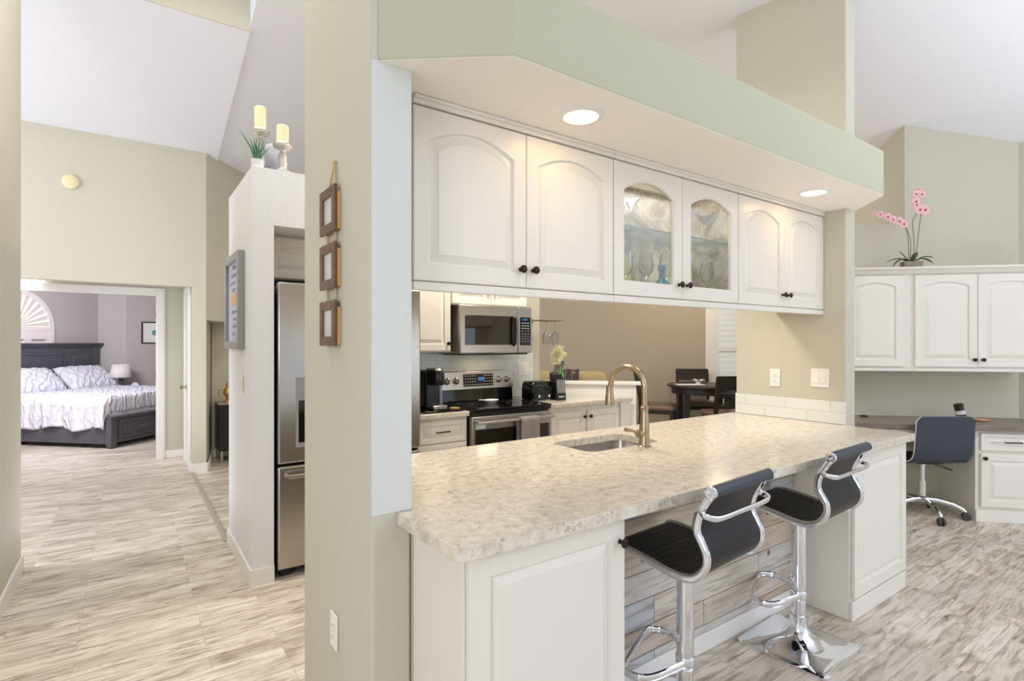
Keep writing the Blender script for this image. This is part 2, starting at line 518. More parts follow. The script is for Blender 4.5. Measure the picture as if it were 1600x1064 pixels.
class MB:
    def __init__(s):
        s.bm = bmesh.new()

    def box(s, x0, x1, y0, y1, z0, z1):
        vs = [s.bm.verts.new((x, y, z)) for x in (x0, x1) for y in (y0, y1) for z in (z0, z1)]
        for f in ((0, 1, 3, 2), (4, 6, 7, 5), (0, 4, 5, 1), (2, 3, 7, 6), (0, 2, 6, 4), (1, 5, 7, 3)):
            s.bm.faces.new([vs[i] for i in f])
        return s

    def loft(s, rings, cap0=True, cap1=True, closed=True):
        rv = [[s.bm.verts.new(p) for p in r] for r in rings]
        n = len(rings[0])
        m = n if closed else n - 1
        for a, b in zip(rv[:-1], rv[1:]):
            for i in range(m):
                j = (i + 1) % n
                try:
                    s.bm.faces.new((a[i], a[j], b[j], b[i]))
                except ValueError:
                    pass
        if closed and cap0:
            s.bm.faces.new(list(reversed(rv[0])))
        if closed and cap1:
            s.bm.faces.new(rv[-1])
        return s

    def lathe(s, prof, c=(0, 0, 0), axis='Z', seg=24, cap0=True, cap1=True):
        rings = []
        for r, h in prof:
            ring = []
            for i in range(seg):
                a = 2 * PI * i / seg
                p = (max(r, 1e-4) * math.cos(a), max(r, 1e-4) * math.sin(a), h)
                if axis == 'Y':
                    p = (p[0], p[2], -p[1])
                elif axis == 'X':
                    p = (p[2], p[0], p[1])
                ring.append((p[0] + c[0], p[1] + c[1], p[2] + c[2]))
            rings.append(ring)
        return s.loft(rings, cap0, cap1)

    def tube(s, pts, r, seg=10, closed=False, flat=None, up=(0, 0, 1), rr=None):
        pts = [Vector(p) for p in pts]
        n = len(pts)
        rings = []
        prev = None
        for i, p in enumerate(pts):
            if closed:
                t = pts[(i + 1) % n] - pts[i - 1]
            else:
                t = pts[min(i + 1, n - 1)] - pts[max(i - 1, 0)]
            t.normalize()
            if prev is None:
                u = Vector(up)
                if abs(u.dot(t)) > 0.95:
                    u = Vector((1, 0, 0))
                u = (u - t * u.dot(t)).normalized()
            else:
                u = (prev - t * prev.dot(t)).normalized()
            prev = u
            v = t.cross(u)
            ra = rr[i] if rr else r
            a_, b_ = (ra, ra) if not flat else (ra * flat[0], ra * flat[1])
            rings.append([p + u * (a_ * math.cos(2 * PI * k / seg)) + v * (b_ * math.sin(2 * PI * k / seg)) for k in range(seg)])
        if closed:
            rings.append(rings[0])
            return s.loft(rings, False, False)
        return s.loft(rings)

    def prism(s, poly, z0, z1):
        return s.loft([[(x, y, z0) for x, y in poly], [(x, y, z1) for x, y in poly]])

    def slab(s, poly3, dz):
        return s.loft([[(x, y, z) for x, y, z in poly3], [(x, y, z + dz) for x, y, z in poly3]])

    def ball(s, c, r, sc=(1, 1, 1), seg=16):
        prof = []
        n = seg // 2
        for i in range(n + 1):
            a = -PI / 2 + PI * i / n
            prof.append((math.cos(a), math.sin(a)))
        rings = []
        for pr, h in prof:
            rings.append([(c[0] + r * sc[0] * max(pr, 1e-3) * math.cos(2 * PI * k / seg), c[1] + r * sc[1] * max(pr, 1e-3) * math.sin(2 * PI * k / seg), c[2] + r * sc[2] * h) for k in range(seg)])
        return s.loft(rings)

    def grid(s, fn, nu, nv):
        vs = [[s.bm.verts.new(fn(i / nu, j / nv)) for j in range(nv + 1)] for i in range(nu + 1)]
        for i in range(nu):
            for j in range(nv):
                s.bm.faces.new((vs[i][j], vs[i + 1][j], vs[i + 1][j + 1], vs[i][j + 1]))
        return s

    def xf(s, m):
        bmesh.ops.transform(s.bm, matrix=m, verts=s.bm.verts)
        return s

    def build(s, name, m, parent=None, world=False, smooth=35, bevel=0.0, seg=2, solid=0.0, sub=0):
        bmesh.ops.recalc_face_normals(s.bm, faces=s.bm.faces)
        off = None
        if parent is not None and world:
            s.xf(WM[parent.name].inverted())
        if parent is None:
            xs = [v.co for v in s.bm.verts]
            mn = [min(c[i] for c in xs) for i in range(3)]
            mx = [max(c[i] for c in xs) for i in range(3)]
            off = Vector(((mn[0] + mx[0]) / 2, (mn[1] + mx[1]) / 2, mn[2]))
            s.xf(Matrix.Translation(-off))
        me = bpy.data.meshes.new(name)
        s.bm.to_mesh(me)
        s.bm.free()
        me.materials.append(m)
        if smooth:
            for p in me.polygons:
                p.use_smooth = True
            me.set_sharp_from_angle(angle=math.radians(smooth))
        o = bpy.data.objects.new(name, me)
        COL.objects.link(o)
        if parent is not None:
            o.parent = parent
            WM[o.name] = WM[parent.name]
        else:
            o.location = off
            WM[o.name] = Matrix.Translation(off)
        if solid:
            md = o.modifiers.new('solid', 'SOLIDIFY')
            md.thickness = solid
            md.offset = 0
        if bevel:
            md = o.modifiers.new('bevel', 'BEVEL')
            md.width = bevel
            md.segments = seg
            md.limit_method = 'ANGLE'
            md.angle_limit = math.radians(40)
        if sub:
            md = o.modifiers.new('sub', 'SUBSURF')
            md.levels = sub
            md.render_levels = sub
        return o


def thing(name, label, cat, loc=(0, 0, 0), rotz=0.0, group=None):
    o = bpy.data.objects.new(name, None)
    COL.objects.link(o)
    o.location = loc
    o.rotation_euler = (0, 0, rotz)
    o.empty_display_size = 0.1
    WM[o.name] = Matrix.Translation(loc) @ Matrix.Rotation(rotz, 4, 'Z')
    return tag(o, label, cat, group)


def tag(o, label, cat, group=None):
    o['label'] = label
    o['category'] = cat
    if group:
        o['group'] = group
    return o


def struct(o):
    o['kind'] = 'structure'
    return o


def T(x, y, z):
    return Matrix.Translation((x, y, z))


def RZ(a):
    return Matrix.Rotation(a, 4, 'Z')


def copy_thing(src, loc, rotz, label, group=None):
    def rec(o, parent):
        c = o.copy()
        COL.objects.link(c)
        if parent is not None:
            c.parent = parent
        for ch in list(o.children):
            rec(ch, c)
        return c
    r = rec(src, None)
    r.location = loc
    r.rotation_euler = (0, 0, rotz)
    r['label'] = label
    if group:
        r['group'] = group
    return r


def loop(w, h, ins, rise, y, n=18, insb=None):
    b = ins if insb is None else insb
    x0, x1, zt = ins, w - ins, h - ins
    pts = [(x0, y, b), (x1, y, b)]
    for i in range(n + 1):
        u = i / n
        pts.append((x1 + (x0 - x1) * u, y, zt - rise * (2 * u - 1) ** 2))
    return pts


def panel_door(w, h, rise=0.05, t=0.02, fr=0.055):
    """Raised-panel door: x 0..w, z 0..h, front at y=0, back at y=t."""
    m = MB()
    m.loft([loop(w, h, 0, 0, t), loop(w, h, 0, 0, 0.003), loop(w, h, 0.004, 0, 0),
            loop(w, h, fr, rise, 0), loop(w, h, fr + 0.003, rise, 0.011), loop(w, h, fr + 0.010, rise, 0.012),
            loop(w, h, fr + 0.036, rise * 0.94, 0.003), loop(w, h, fr + 0.038, rise * 0.94, 0.001), loop(w, h, fr + 0.044, rise * 0.94, 0.001)])
    return m


def frame_door(w, h, rise=0.05, t=0.02, fr=0.055):
    m = MB()
    m.loft([loop(w, h, fr, rise, t), loop(w, h, 0, 0, t), loop(w, h, 0, 0, 0.003), loop(w, h, 0.004, 0, 0),
            loop(w, h, fr - 0.006, rise, 0), loop(w, h, fr, rise, 0.006), loop(w, h, fr, rise, t)], False, False)
    return m


def knob_mb(x, y, z):
    """Round cabinet knob pointing to -Y from a face at y."""
    return MB().lathe([(0.009, 0), (0.006, 0.006), (0.005, 0.014), (0.012, 0.017), (0.016, 0.021), (0.0155, 0.026), (0.011, 0.0285), (0.009, 0.027), (0.004, 0.029), (0.0, 0.029)][::1], axis='Y', seg=20).xf(
        T(x, y, z) @ Matrix.Scale(-1, 4, (0, 1, 0)))


def pull_mb(x0, x1, y, z):
    c = (x0 + x1) / 2
    pts = [(x0, y, z), (x0 + 0.004, y - 0.022, z), (x0 + 0.02, y - 0.028, z + 0.002), (c, y - 0.03, z + 0.003), (x1 - 0.02, y - 0.028, z + 0.002), (x1 - 0.004, y - 0.022, z), (x1, y, z)]
    return MB().tube(pts, 0.005, 8)


# ------------------------------------------------------------------ the setting
f = MB().box(-7, 13, -6, 14, -0.12, 0).build('floor', M['floor'], smooth=0)
struct(f)


def zc(x, y):
    return 3.42 - 0.2476 * (x - 5.731) + 0.0864 * (y - 1.934)


def zr(x, y):
    return 3.58 + 0.19 * (x - 0.717) - 0.25 * (y - 6.95)


def ceil(name, pts, fn, dz=0.1):
    return struct(MB().slab([(x, y, fn(x, y)) for x, y in pts], dz).build(name, M['ceiling'], smooth=0))


ceil('ceiling', [(0.84, -6), (10, -6), (10, 9), (2.6, 9), (2.6, 3.3), (0.84, 3.3)], zc)
ceil('ceiling_hall_right', [(0.835, 3.6), (2.8, 3.6), (2.8, 8.6), (0.72, 8.6), (0.72, 5.0), (0.835, 5.0)], zr, 0.02)
ceil('ceiling_hall', [(-5, 5.0), (0.84, 5.0), (0.84, 7.1), (-5, 7.1)], lambda x, y: 3.58 - 0.25 * (y - 6.95))
ceil('ceiling_entry', [(-5, -6), (0.90, -6), (0.90, 5.0), (-5, 5.0)], lambda x, y: 4.72)
struct(MB().box(-5, 0.84, 4.985, 4.998, 4.066, 4.78).build('wall_gable', M['wall'], smooth=0))

# left foreground wall and its baseboard
struct(MB().box(-0.72, -0.554, 2.2, 4.60, 0, 4.72).build('wall_left', M['wall'], smooth=0))
struct(MB().box(-0.553, -0.540, 2.2, 4.601, 0, 0.10).box(-0.72, -0.540, 4.601, 4.614, 0, 0.10).build('baseboard_left', M['trim'], smooth=0))

# hall end wall with its wide cased opening, alcove and bedroom door wall
w = MB().box(-5, -1.6, 6.95, 7.07, 0, 3.58).box(-1.6, 0.717, 6.95, 7.07, 2.068, 3.60)
struct(w.build('wall_hall', M['wall'], smooth=0))
struct(MB().prism([(0.58, 6.95), (0.717, 6.95), (0.85, 7.75), (0.85, 8.12), (0.58, 8.12)], 0, 2.068).build('wall_pier', M['wall'], smooth=0))
struct(MB().prism([(0.7165, 6.951), (1.9, 8.1345), (0.86, 8.13), (0.845, 7.76)], 1.70, 3.62).build('wall_niche_header', M['wall'], smooth=0))
struct(MB().box(0.86, 3.0, 7.75, 7.85, 0, 1.70).build('wall_niche', M['wall'], smooth=0))
struct(MB().box(0.86, 3.0, 7.735, 7.748, 0, 0.10).prism([(0.734, 6.962), (0.748, 6.955), (0.872, 7.735), (0.858, 7.742)], 0, 0.10).build('baseboard_niche', M['trim'], bevel=0.004))
struct(MB().box(-1.7, 0.579, 7.08, 8.0, 2.163, 2.23).build('ceiling_alcove', M['ceiling'], smooth=0))
struct(MB().box(-1.72, -1.6, 7.08, 8.02, 0, 2.16).build('wall_alcove', M['wall'], smooth=0))
struct(MB().box(0.294, 0.579, 8.03, 8.13, 0, 2.162).box(-1.6, 0.294, 8.03, 8.13, 2.03, 2.162).box(-4, -1.3, 8.03, 8.13, 0, 2.03).build('wall_bedroom_front', M['wall'], smooth=0))
d1 = MB()
d1.box(0.285, 0.38, 8.005, 8.03, 0, 2.12).box(-1.39, -1.295, 8.005, 8.03, 0, 2.12).box(-1.295, 0.285, 8.005, 8.03, 2.025, 2.12)
d1.box(0.285, 0.299, 8.03, 8.135, 0, 2.03).box(0.300, 0.365, 7.997, 8.005, 0, 2.10)
d1 = struct(d1.build('door_1', M['trim'], bevel=0.004))
for z in (0.28, 1.0, 1.75):
    MB().box(0.278, 0.285, 8.04, 8.075, z, z + 0.09).build('hinge', M['grey_frame'], d1, world=True)
struct(MB().box(0.381, 0.579, 8.016, 8.029, 0, 0.10).box(0.566, 0.579, 7.76, 8.016, 0, 0.10).build('baseboard_alcove', M['trim'], bevel=0.004))
struct(MB().box(0.566, 0.58, 6.935, 7.1, 0, 0.10).box(0.58, 0.731, 6.935, 6.949, 0, 0.10).build('baseboard_pier', M['trim'], smooth=0))
# side door on the alcove's right
d2 = MB().box(0.556, 0.579, 7.10, 7.17, 0, 2.10).box(0.556, 0.579, 7.69, 7.76, 0, 2.10).box(0.556, 0.579, 7.17, 7.69, 2.03, 2.10).box(0.568, 0.579, 7.17, 7.69, 0, 2.03)
d2 = struct(d2.build('door_2', M['trim'], bevel=0.003))
MB().lathe([(0.028, 0), (0.026, 0.008), (0.010, 0.012), (0.010, 0.035), (0.026, 0.045), (0.028, 0.06), (0.016, 0.07), (0, 0.071)], axis='X', seg=20).xf(T(0.568, 7.48, 0.92) @ Matrix.Scale(-1, 4, (1, 0, 0))).build('door_knob', M['nickel'], d2, world=True)
struct(MB().box(0.565, 0.60, 4.42, 6.93, 0, 0.012).build('trim_1', M['strip'], bevel=0.004))

# bedroom shell
W1a, W1b = (-2.9, 9.64), (-0.433, 12.107)


def wall_seg(m, a, b, z0, z1, t=0.1):
    ax, ay = a
    bx, by = b
    L = math.hypot(bx - ax, by - ay)
    nx, ny = -(by - ay) / L * t, (bx - ax) / L * t
    return m.prism([(ax, ay), (bx, by), (bx + nx, by + ny), (ax + nx, ay + ny)], z0, z1)


struct(wall_seg(MB(), W1a, W1b, 0, 2.8).build('wall_bedroom_diagonal', M['wall_bed'], smooth=0))
struct(wall_seg(MB(), W1b, (-0.026, 11.98), 0, 2.8).build('wall_bedroom_return', M['wall_bed'], smooth=0))
struct(wall_seg(MB(), (-0.026, 11.98), (3.0, 12.7), 0, 2.8).build('wall_bedroom_back', M['wall_bed'], smooth=0))
struct(MB().box(-4.1, -4.0, 8.1, 12.8, 0, 2.8).build('wall_bedroom_left', M['wall_bed'], smooth=0))
struct(MB().box(2.2, 2.3, 8.15, 12.5, 0, 2.8).build('wall_bedroom_right', M['wall_bed'], smooth=0))
struct(MB().box(-4.2, 3.1, 8.14, 13, 2.8, 2.9).build('ceiling_bedroom', M['ceiling'], smooth=0))

# pass-through: two full-height stub walls, soffit bay, half wall behind the shiplap
stub = MB().box(0.608, 0.739, 1.60, 2.376, 0, 4.7)
struct(stub.build('wall_stub_left', M['wall'], smooth=0, bevel=0.010, seg=3))
struct(MB().box(0.6075, 0.7395, 1.5965, 1.5995, 0.917, 2.318).build('trim_2', M['stub_front_pale'], smooth=0))  # paler thin panel on the stub front above the counter
struct(MB().box(3.785, 3.915, 1.60, 2.376, 0, 3.98).build('wall_stub_right', M['wall'], smooth=0, bevel=0.010, seg=3))
bay = [(0.626, 1.60), (0.955, 1.334), (3.644, 1.334), (3.915, 1.605), (3.785, 1.74), (3.784, 2.376), (0.740, 2.376), (0.740, 1.60)]
struct(MB().prism(bay, 2.3195, 2.585).build('wall_soffit', M['soffit'], smooth=0, bevel=0.008))
struct(MB().prism(bay, 2.318, 2.3195).build('ceiling_soffit', M['soffit_under'], smooth=0))

# fridge enclosure and kitchen back wall
struct(MB().box(0.60, 0.722, 3.51, 4.41, 0, 2.5).box(0.722, 1.72, 3.51, 4.41, 2.16, 2.5).build('wall_fridge', M['white_wall'], smooth=0))
struct(MB().box(0.722, 3.395, 4.30, 4.41, 0, 2.16).build('wall_kitchen', M['wall'], smooth=0))
struct(MB().box(0.587, 0.599, 3.497, 4.41, 0, 0.10).box(0.599, 0.722, 3.497, 3.509, 0, 0.10).build('baseboard_fridge', M['trim'], smooth=0))
struct(MB().box(1.72, 3.30, 4.288, 4.299, 0.917, 1.372).build('trim_3', M['tile'], smooth=0))

# half wall beside the peninsula
HS = 7.695
hw = MB()
wall_seg(hw, (3.395, HS - 3.395), (4.07, HS - 4.07), 0, 1.03, 0.12)
struct(hw.build('wall_half', M['trim'], smooth=0))
hc = MB()
wall_seg(hc, (3.37, HS - 3.41), (4.09, HS - 4.13), 1.03, 1.06, 0.17)
struct(hc.build('trim_4', M['trim'], bevel=0.006))

# dining room wall with its shuttered window
DS = 11.6
dw = MB()
wall_seg(dw, (2.5, DS - 2.5), (6.835, DS - 6.835), 0, 3.2)
wall_seg(dw, (6.835, DS - 6.835), (8.6, DS - 8.6), 0, 0.55)
wall_seg(dw, (6.835, DS - 6.835), (8.6, DS - 8.6), 2.2, 3.2)
struct(dw.build('wall_dining', M['wall_tan'], smooth=0))

# desk nook: diagonal wall, upper return, side wall
S = 7.665
nk = MB()
wall_seg(nk, (4.85, S - 4.85), (6.37, S - 6.37), 0, 2.53, 0.14)
wall_seg(nk, (5.80, S - 5.80), (6.37, S - 6.37), 2.53, 3.8, 0.14)
nk.prism([(5.731, 1.934), (5.7999, 1.8651), (7.6, 3.665), (7.531, 3.734)], 2.53, 3.8)
struct(nk.build('wall_desk', M['wall'], smooth=0))
struct(MB().prism([(4.95, 2.815), (5.72, 2.045), (7.5, 3.8), (6.5, 4.4)], 2.43, 2.53).build('ceiling_ledge', M['ceiling'], smooth=0))
struct(MB().box(6.372, 6.47, 0.1, 1.295, 0, 3.6).build('wall_right', M['wall'], smooth=0))

# ------------------------------------------------------------------ upper cabinets over the bar
UX = [0.81, 1.8017, 2.7933, 3.785]
UY0, UY1, UZ0, UZ1 = 1.737, 2.06, 1.655, 2.318
labels = ['white upper cabinet with two solid arched doors nearest the left stub wall',
          'white upper cabinet with two glass arched doors showing stemware',
          'white upper cabinet with narrow-looking solid doors against the right stub wall']
for i in range(3):
    x0, x1 = UX[i] + 0.001, UX[i + 1] - 0.001
    t = thing('upper_cabinet', labels[i], 'cabinet', (x0, UY1, UZ0), 0, 'upper cabinets above the bar')
    b = MB()
    yb = UY0 + 0.021
    b.box(x0, x0 + 0.018, yb, UY1, UZ0, UZ1 - 0.001).box(x1 - 0.018, x1, yb, UY1, UZ0, UZ1 - 0.001)
    b.box(x0 + 0.018, x1 - 0.018, yb, UY1, UZ0 + 0.012, UZ0 + 0.03).box(x0 + 0.018, x1 - 0.018, yb, UY1, UZ1 - 0.02, UZ1 - 0.001)
    if i != 1:
        b.box(x0 + 0.018, x1 - 0.018, UY1 - 0.012, UY1, UZ0 + 0.03, UZ1 - 0.02)
    b.build('body', M['cab'], t, world=True, smooth=0)
    if i == 1:
        bp = MB().box(x0 + 0.018, x1 - 0.018, UY1 - 0.012, UY1, UZ0 + 0.03, UZ1 - 0.02).build('back_panel', M['mottled'], t, world=True, smooth=0)
        bp['label'] = 'mottled beige back panel'
        for xa in (x0 + 0.0181, x1 - 0.021):
            ln = MB().box(xa, xa + 0.0029, yb + 0.025, UY1 - 0.0125, UZ0 + 0.031, UZ1 - 0.021).build('side_liner', M['mottled_side'], t, world=True, smooth=0)
            ln['label'] = 'mottled beige side liner'
        lamp('cabinet_fill', 'AREA', ((x1 - x0) / 2, -0.12, UZ1 - UZ0 - 0.03), 1.9, (1.0, 0.9, 0.74), 0.7, parent=t, shape='RECTANGLE', size_y=0.1)  # added fill that brightens the glass cabinet interior
        sh = MB().box(x0 + 0.022, x1 - 0.022, yb + 0.03, UY1 - 0.014, 2.006, 2.010).build('shelf', M['shelf_glass'], t, world=True, smooth=0)
        sh['label'] = 'clear glass shelf'
        MB().box(x0 + 0.022, x1 - 0.022, yb + 0.0265, yb + 0.0295, 2.005, 2.011).build('shelf_edge', M['glass_edge'], sh, world=True, smooth=0)
    MB().box(x0, x1, UY0 - 0.008, UY0 + 0.02, UZ1 - 0.030, UZ1 - 0.001).box(x0, x1, UY0 - 0.016, UY0 - 0.008, UZ1 - 0.014, UZ1 - 0.001).build('crown', M['cab'], t, world=True, bevel=0.003)
    MB().box(x0, x1, UY0 - 0.002, UY0 + 0.02, UZ0 - 0.022, UZ0 + 0.010).build('light_rail', M['cab'], t, world=True, bevel=0.004)
    dwid = (x1 - x0) / 2 - 0.003
    dh = UZ1 - 0.034 - (UZ0 + 0.014)
    for k in range(2):
        dx = x0 + 0.0015 + k * (dwid + 0.003)
        if i == 1:
            dm = frame_door(dwid, dh, 0.055, 0.02, 0.07)
        else:
            dm = panel_door(dwid, dh, 0.055, 0.02, 0.06)
        d = dm.xf(T(dx, UY0, UZ0 + 0.014)).build('door', M['cab'], t, world=True, smooth=25)
        if i == 1:
            MB().box(dx + 0.06, dx + dwid - 0.06, UY0 + 0.012, UY0 + 0.015, UZ0 + 0.07, UZ1 - 0.085).build('glass_pane', M['glass'], d, world=True, smooth=0)
        kx = dx + dwid - 0.03 if k == 0 else dx + 0.03
        knob_mb(kx, UY0, UZ0 + 0.085).build('knob', M['bronze'], d, world=True)
struct(MB().box(0.7395, 0.8105, UY0 + 0.012, UY0 + 0.03, UZ0 - 0.02, UZ1 - 0.001).build('trim_5', M['cab'], smooth=0))

# recessed cans in the soffit
for i, (x, y) in enumerate([(1.415, 1.537), (3.232, 1.54)]):
    t = thing('recessed_light', ['glowing recessed light in the soffit above the left solid doors', 'glowing recessed light near the right end of the soffit'][i], 'ceiling light', (x, y, 2.318), 0, 'recessed lights in the bar soffit')
    MB().lathe([(0.066, -0.001), (0.068, -0.007), (0.082, -0.006), (0.092, -0.002), (0.092, 0.0)], seg=40, cap0=False, cap1=False).build('trim_ring', M['trim'], t)
    MB().lathe([(0.0, -0.003), (0.066, -0.003), (0.066, -0.0005), (0, -0.0005)], seg=40, cap0=False, cap1=False).build('lens', M['bulb'], t)
    lamp('can_lamp', 'AREA', (0, 0, -0.012), 0.54, WARM, 0.12, parent=t)

# puck lights below the upper cabinets
for i, x in enumerate((1.33, 2.36, 3.36)):
    t = thing('puck_light', ['small glowing puck light under the solid-door cabinet by the left stub wall', 'small glowing puck light under the glass-door cabinet', 'small glowing puck light under the cabinet by the right stub wall'][i], 'cabinet light', (x, 1.93, UZ0 + 0.012), 0, 'puck lights under the upper cabinets')
    MB().lathe([(0.03, -0.001), (0.031, -0.008), (0.038, -0.008), (0.039, 0)], seg=28, cap0=False, cap1=False).build('rim', M['nickel'], t)
    MB().lathe([(0, -0.006), (0.03, -0.006), (0.03, -0.002), (0, -0.002)], seg=28, cap0=False, cap1=False).build('lens', M['puck'], t)
    lamp('puck_lamp', 'AREA', (0, 0, -0.012), 0.75, WARM, 0.05, parent=t)

# stemware and vases behind the glass doors
WG = [(0.0, 0.0), (0.034, 0.0), (0.034, 0.002), (0.006, 0.006), (0.0035, 0.02), (0.0035, 0.09), (0.012, 0.10), (0.034, 0.125), (0.040, 0.155), (0.036, 0.195), (0.031, 0.225), (0.030, 0.225), (0.038, 0.155), (0.032, 0.128), (0.008, 0.105), (0, 0.103)]
MG = [(0.0, 0.0), (0.036, 0.0), (0.036, 0.002), (0.005, 0.006), (0.0035, 0.02), (0.0035, 0.10), (0.008, 0.108), (0.058, 0.18), (0.057, 0.18), (0.006, 0.112), (0, 0.11)]


def glass(prof, loc, name, label, group):
    o = MB().lathe(prof, seg=28, cap0=False, cap1=False).xf(T(*loc)).build(name, M['stemware'])
    return tag(o, label, 'glass', group)


zb = UZ0 + 0.031
glass(WG, (2.055, 1.90, zb), 'wine_glass', 'clear wine glass beside the yellow vase behind the left glass door', 'stemware in the glass cabinet')
glass(WG, (2.185, 1.88, zb), 'wine_glass', 'clear wine glass in the middle between yellow vase and turquoise decanter', 'stemware in the glass cabinet')
glass(WG, (2.315, 1.855, zb), 'wine_glass', 'clear wine glass in front of the turquoise decanter', 'stemware in the glass cabinet')
glass(WG, (2.715, 1.89, zb), 'wine_glass', 'clear wine glass behind the right glass door at the bottom', 'stemware in the glass cabinet')
glass(MG, (2.07, 1.88, 2.0125), 'martini_glass', 'clear martini glass on the glass shelf behind the left glass door', 'martini glasses on the glass shelf')
glass(MG, (2.70, 1.89, 2.0125), 'martini_glass', 'clear martini glass on the glass shelf behind the right glass door', 'martini glasses on the glass shelf')
o = MB().lathe([(0, 0), (0.05, 0), (0.056, 0.02), (0.054, 0.07), (0.03, 0.10), (0.018, 0.12), (0.016, 0.15), (0.022, 0.16), (0.022, 0.19), (0, 0.19)], seg=28).xf(T(2.405, 1.955, zb)).build('decanter', M['blue_glass'])
tag(o, 'turquoise glass decanter in the glass-door cabinet', 'decanter')
o = MB().lathe([(0, 0), (0.04, 0), (0.045, 0.08), (0.035, 0.17), (0.03, 0.22), (0.0, 0.22)], seg=28).xf(T(2.125, 1.985, zb)).build('vase', M['yellow_glass'])
tag(o, 'slim yellow vase at the left end behind the left glass door', 'vase')
o = MB().lathe([(0, 0), (0.035, 0), (0.04, 0.08), (0.03, 0.17), (0.028, 0.2), (0.0, 0.2)], seg=28).xf(T(2.66, 1.985, zb)).build('vase', M['yellow_glass'])
tag(o, 'slim yellow vase beside the knob of the right glass door', 'vase')

# ------------------------------------------------------------------ bar counter
CZ0, CZ1 = 0.877, 0.915


def rounded(poly, n=6):
    out = []
    L = len(poly)
    for i, (x, y, r) in enumerate(poly):
        if r <= 0:
            out.append((x, y))
            continue
        p = Vector((x, y))
        a = (Vector(poly[i - 1][:2]) - p).normalized()
        b = (Vector(poly[(i + 1) % L][:2]) - p).normalized()
        k0, k1 = p + a * r, p + b * r
        for j in range(n + 1):
            u = j / n
            q = k0 * (1 - u) ** 2 + p * 2 * u * (1 - u) + k1 * u ** 2
            out.append((q.x, q.y))
    return out


def plate_with_hole(outer, hole, z0, z1):
    m = MB()
    bm = m.bm
    ed = []
    for ring in (outer, hole):
        vs = [bm.verts.new((x, y, z1)) for x, y in ring]
        for i in range(len(vs)):
            ed.append(bm.edges.new((vs[i], vs[(i + 1) % len(vs)])))
    r = bmesh.ops.triangle_fill(bm, use_beauty=True, use_dissolve=False, edges=ed, normal=(0, 0, 1))
    fs = [g for g in r['geom'] if isinstance(g, bmesh.types.BMFace)]
    e = bmesh.ops.extrude_face_region(bm, geom=fs)
    vs = [g for g in e['geom'] if isinstance(g, bmesh.types.BMVert)]
    bmesh.ops.translate(bm, verts=vs, vec=(0, 0, z0 - z1))
    return m


outer = rounded([(0.690, 1.215, 0.05), (3.775, 1.215, 0.03), (3.775, 1.585, 0), (3.784, 1.597, 0), (3.784, 2.40, 0), (0.740, 2.40, 0), (0.740, 1.596, 0), (0.690, 1.596, 0)])
hole = rounded([(1.83, 1.92, 0.07), (1.83, 2.235, 0.07), (2.36, 2.235, 0.07), (2.36, 1.92, 0.07)])
ct = plate_with_hole(outer, hole, CZ0, CZ1).build('bar_counter', M['quartz'], smooth=30, bevel=0.006, seg=2)
tag(ct, 'long speckled cream quartz bar countertop with a sink cutout', 'countertop')

# sink
sk = MB()


def rrect(x0, x1, y0, y1, r, z):
    return [(x, y, z) for x, y in rounded([(x0, y0, r), (x0, y1, r), (x1, y1, r), (x1, y0, r)])]


sk.loft([rrect(1.81, 2.38, 1.90, 2.255, 0.08, 0.8755), rrect(1.825, 2.365, 1.915, 2.24, 0.07, 0.8755), rrect(1.835, 2.355, 1.925, 2.23, 0.07, 0.72), rrect(1.87, 2.32, 1.96, 2.195, 0.06, 0.685)], False, True)
s_ = sk.build('sink', M['steel_h'], smooth=60)
tag(s_, 'undermount stainless steel sink basin set in the bar countertop', 'sink')
MB().lathe([(0, 0), (0.045, 0), (0.045, 0.004), (0.03, 0.003), (0, 0.002)], seg=24).xf(T(2.1, 2.08, 0.6855)).build('drain', M['chrome'], s_, world=True)

# faucet
t = thing('faucet', 'tall brushed nickel gooseneck kitchen faucet beside the bar sink', 'faucet', (2.167, 1.875, CZ1))
MB().lathe([(0.0, 0), (0.029, 0), (0.029, 0.004), (0.024, 0.008), (0.021, 0.05), (0.0215, 0.06), (0.0225, 0.075), (0.021, 0.10), (0.0175, 0.15), (0.0155, 0.18), (0.0175, 0.182), (0.0175, 0.19), (0.0145, 0.192), (0.0175, 0.198), (0.0175, 0.204), (0.0135, 0.207), (0, 0.207)], seg=28).xf(Matrix.Diagonal((1.2, 1.2, 1, 1))).build('body', M['nickel'], t)
ang = math.radians(8)
dx, dy = -math.sin(ang), math.cos(ang)
R = 0.105
pts = [(0, 0, 0.20), (0, 0, 0.30)]
for k in range(1, 15):
    a = PI * k / 15
    q = R * (1 - math.cos(a))
    pts.append((dx * q, dy * q, 0.30 + R * math.sin(a)))
e = (dx * (2 * R + 0.004), dy * (2 * R + 0.004))
pts += [(e[0], e[1], 0.29)]
MB().tube(pts, 0.0152, 18).build('spout', M['nickel'], t)
MB().lathe([(0, 0.195), (0.024, 0.195), (0.025, 0.202), (0.024, 0.222), (0.0185, 0.285), (0.0195, 0.30), (0.0, 0.30)], seg=24).xf(T(e[0] * 1.02, e[1] * 1.02, 0)).build('spray_head', M['nickel'], t)
lv = MB().tube([(-0.012, 0, 0.07), (-0.05, 0.0, 0.07)], 0.019, 18, rr=[0.018, 0.020])
lv.tube([(-0.045, 0, 0.075), (-0.085, 0, 0.088), (-0.14, 0.0, 0.10)], 0.008, 14, rr=[0.011, 0.0075, 0.0105])
lv.build('lever', M['nickel'], t)

# tile splash on the right stub wall, outlet and switches
o = MB().box(3.775, 3.7845, 1.60, 2.376, CZ1 + 0.001, CZ1 + 0.150).build('tile_backsplash', M['tile'], bevel=0.002)
tag(o, 'two rows of white subway tile above the countertop on the stub wall', 'backsplash')


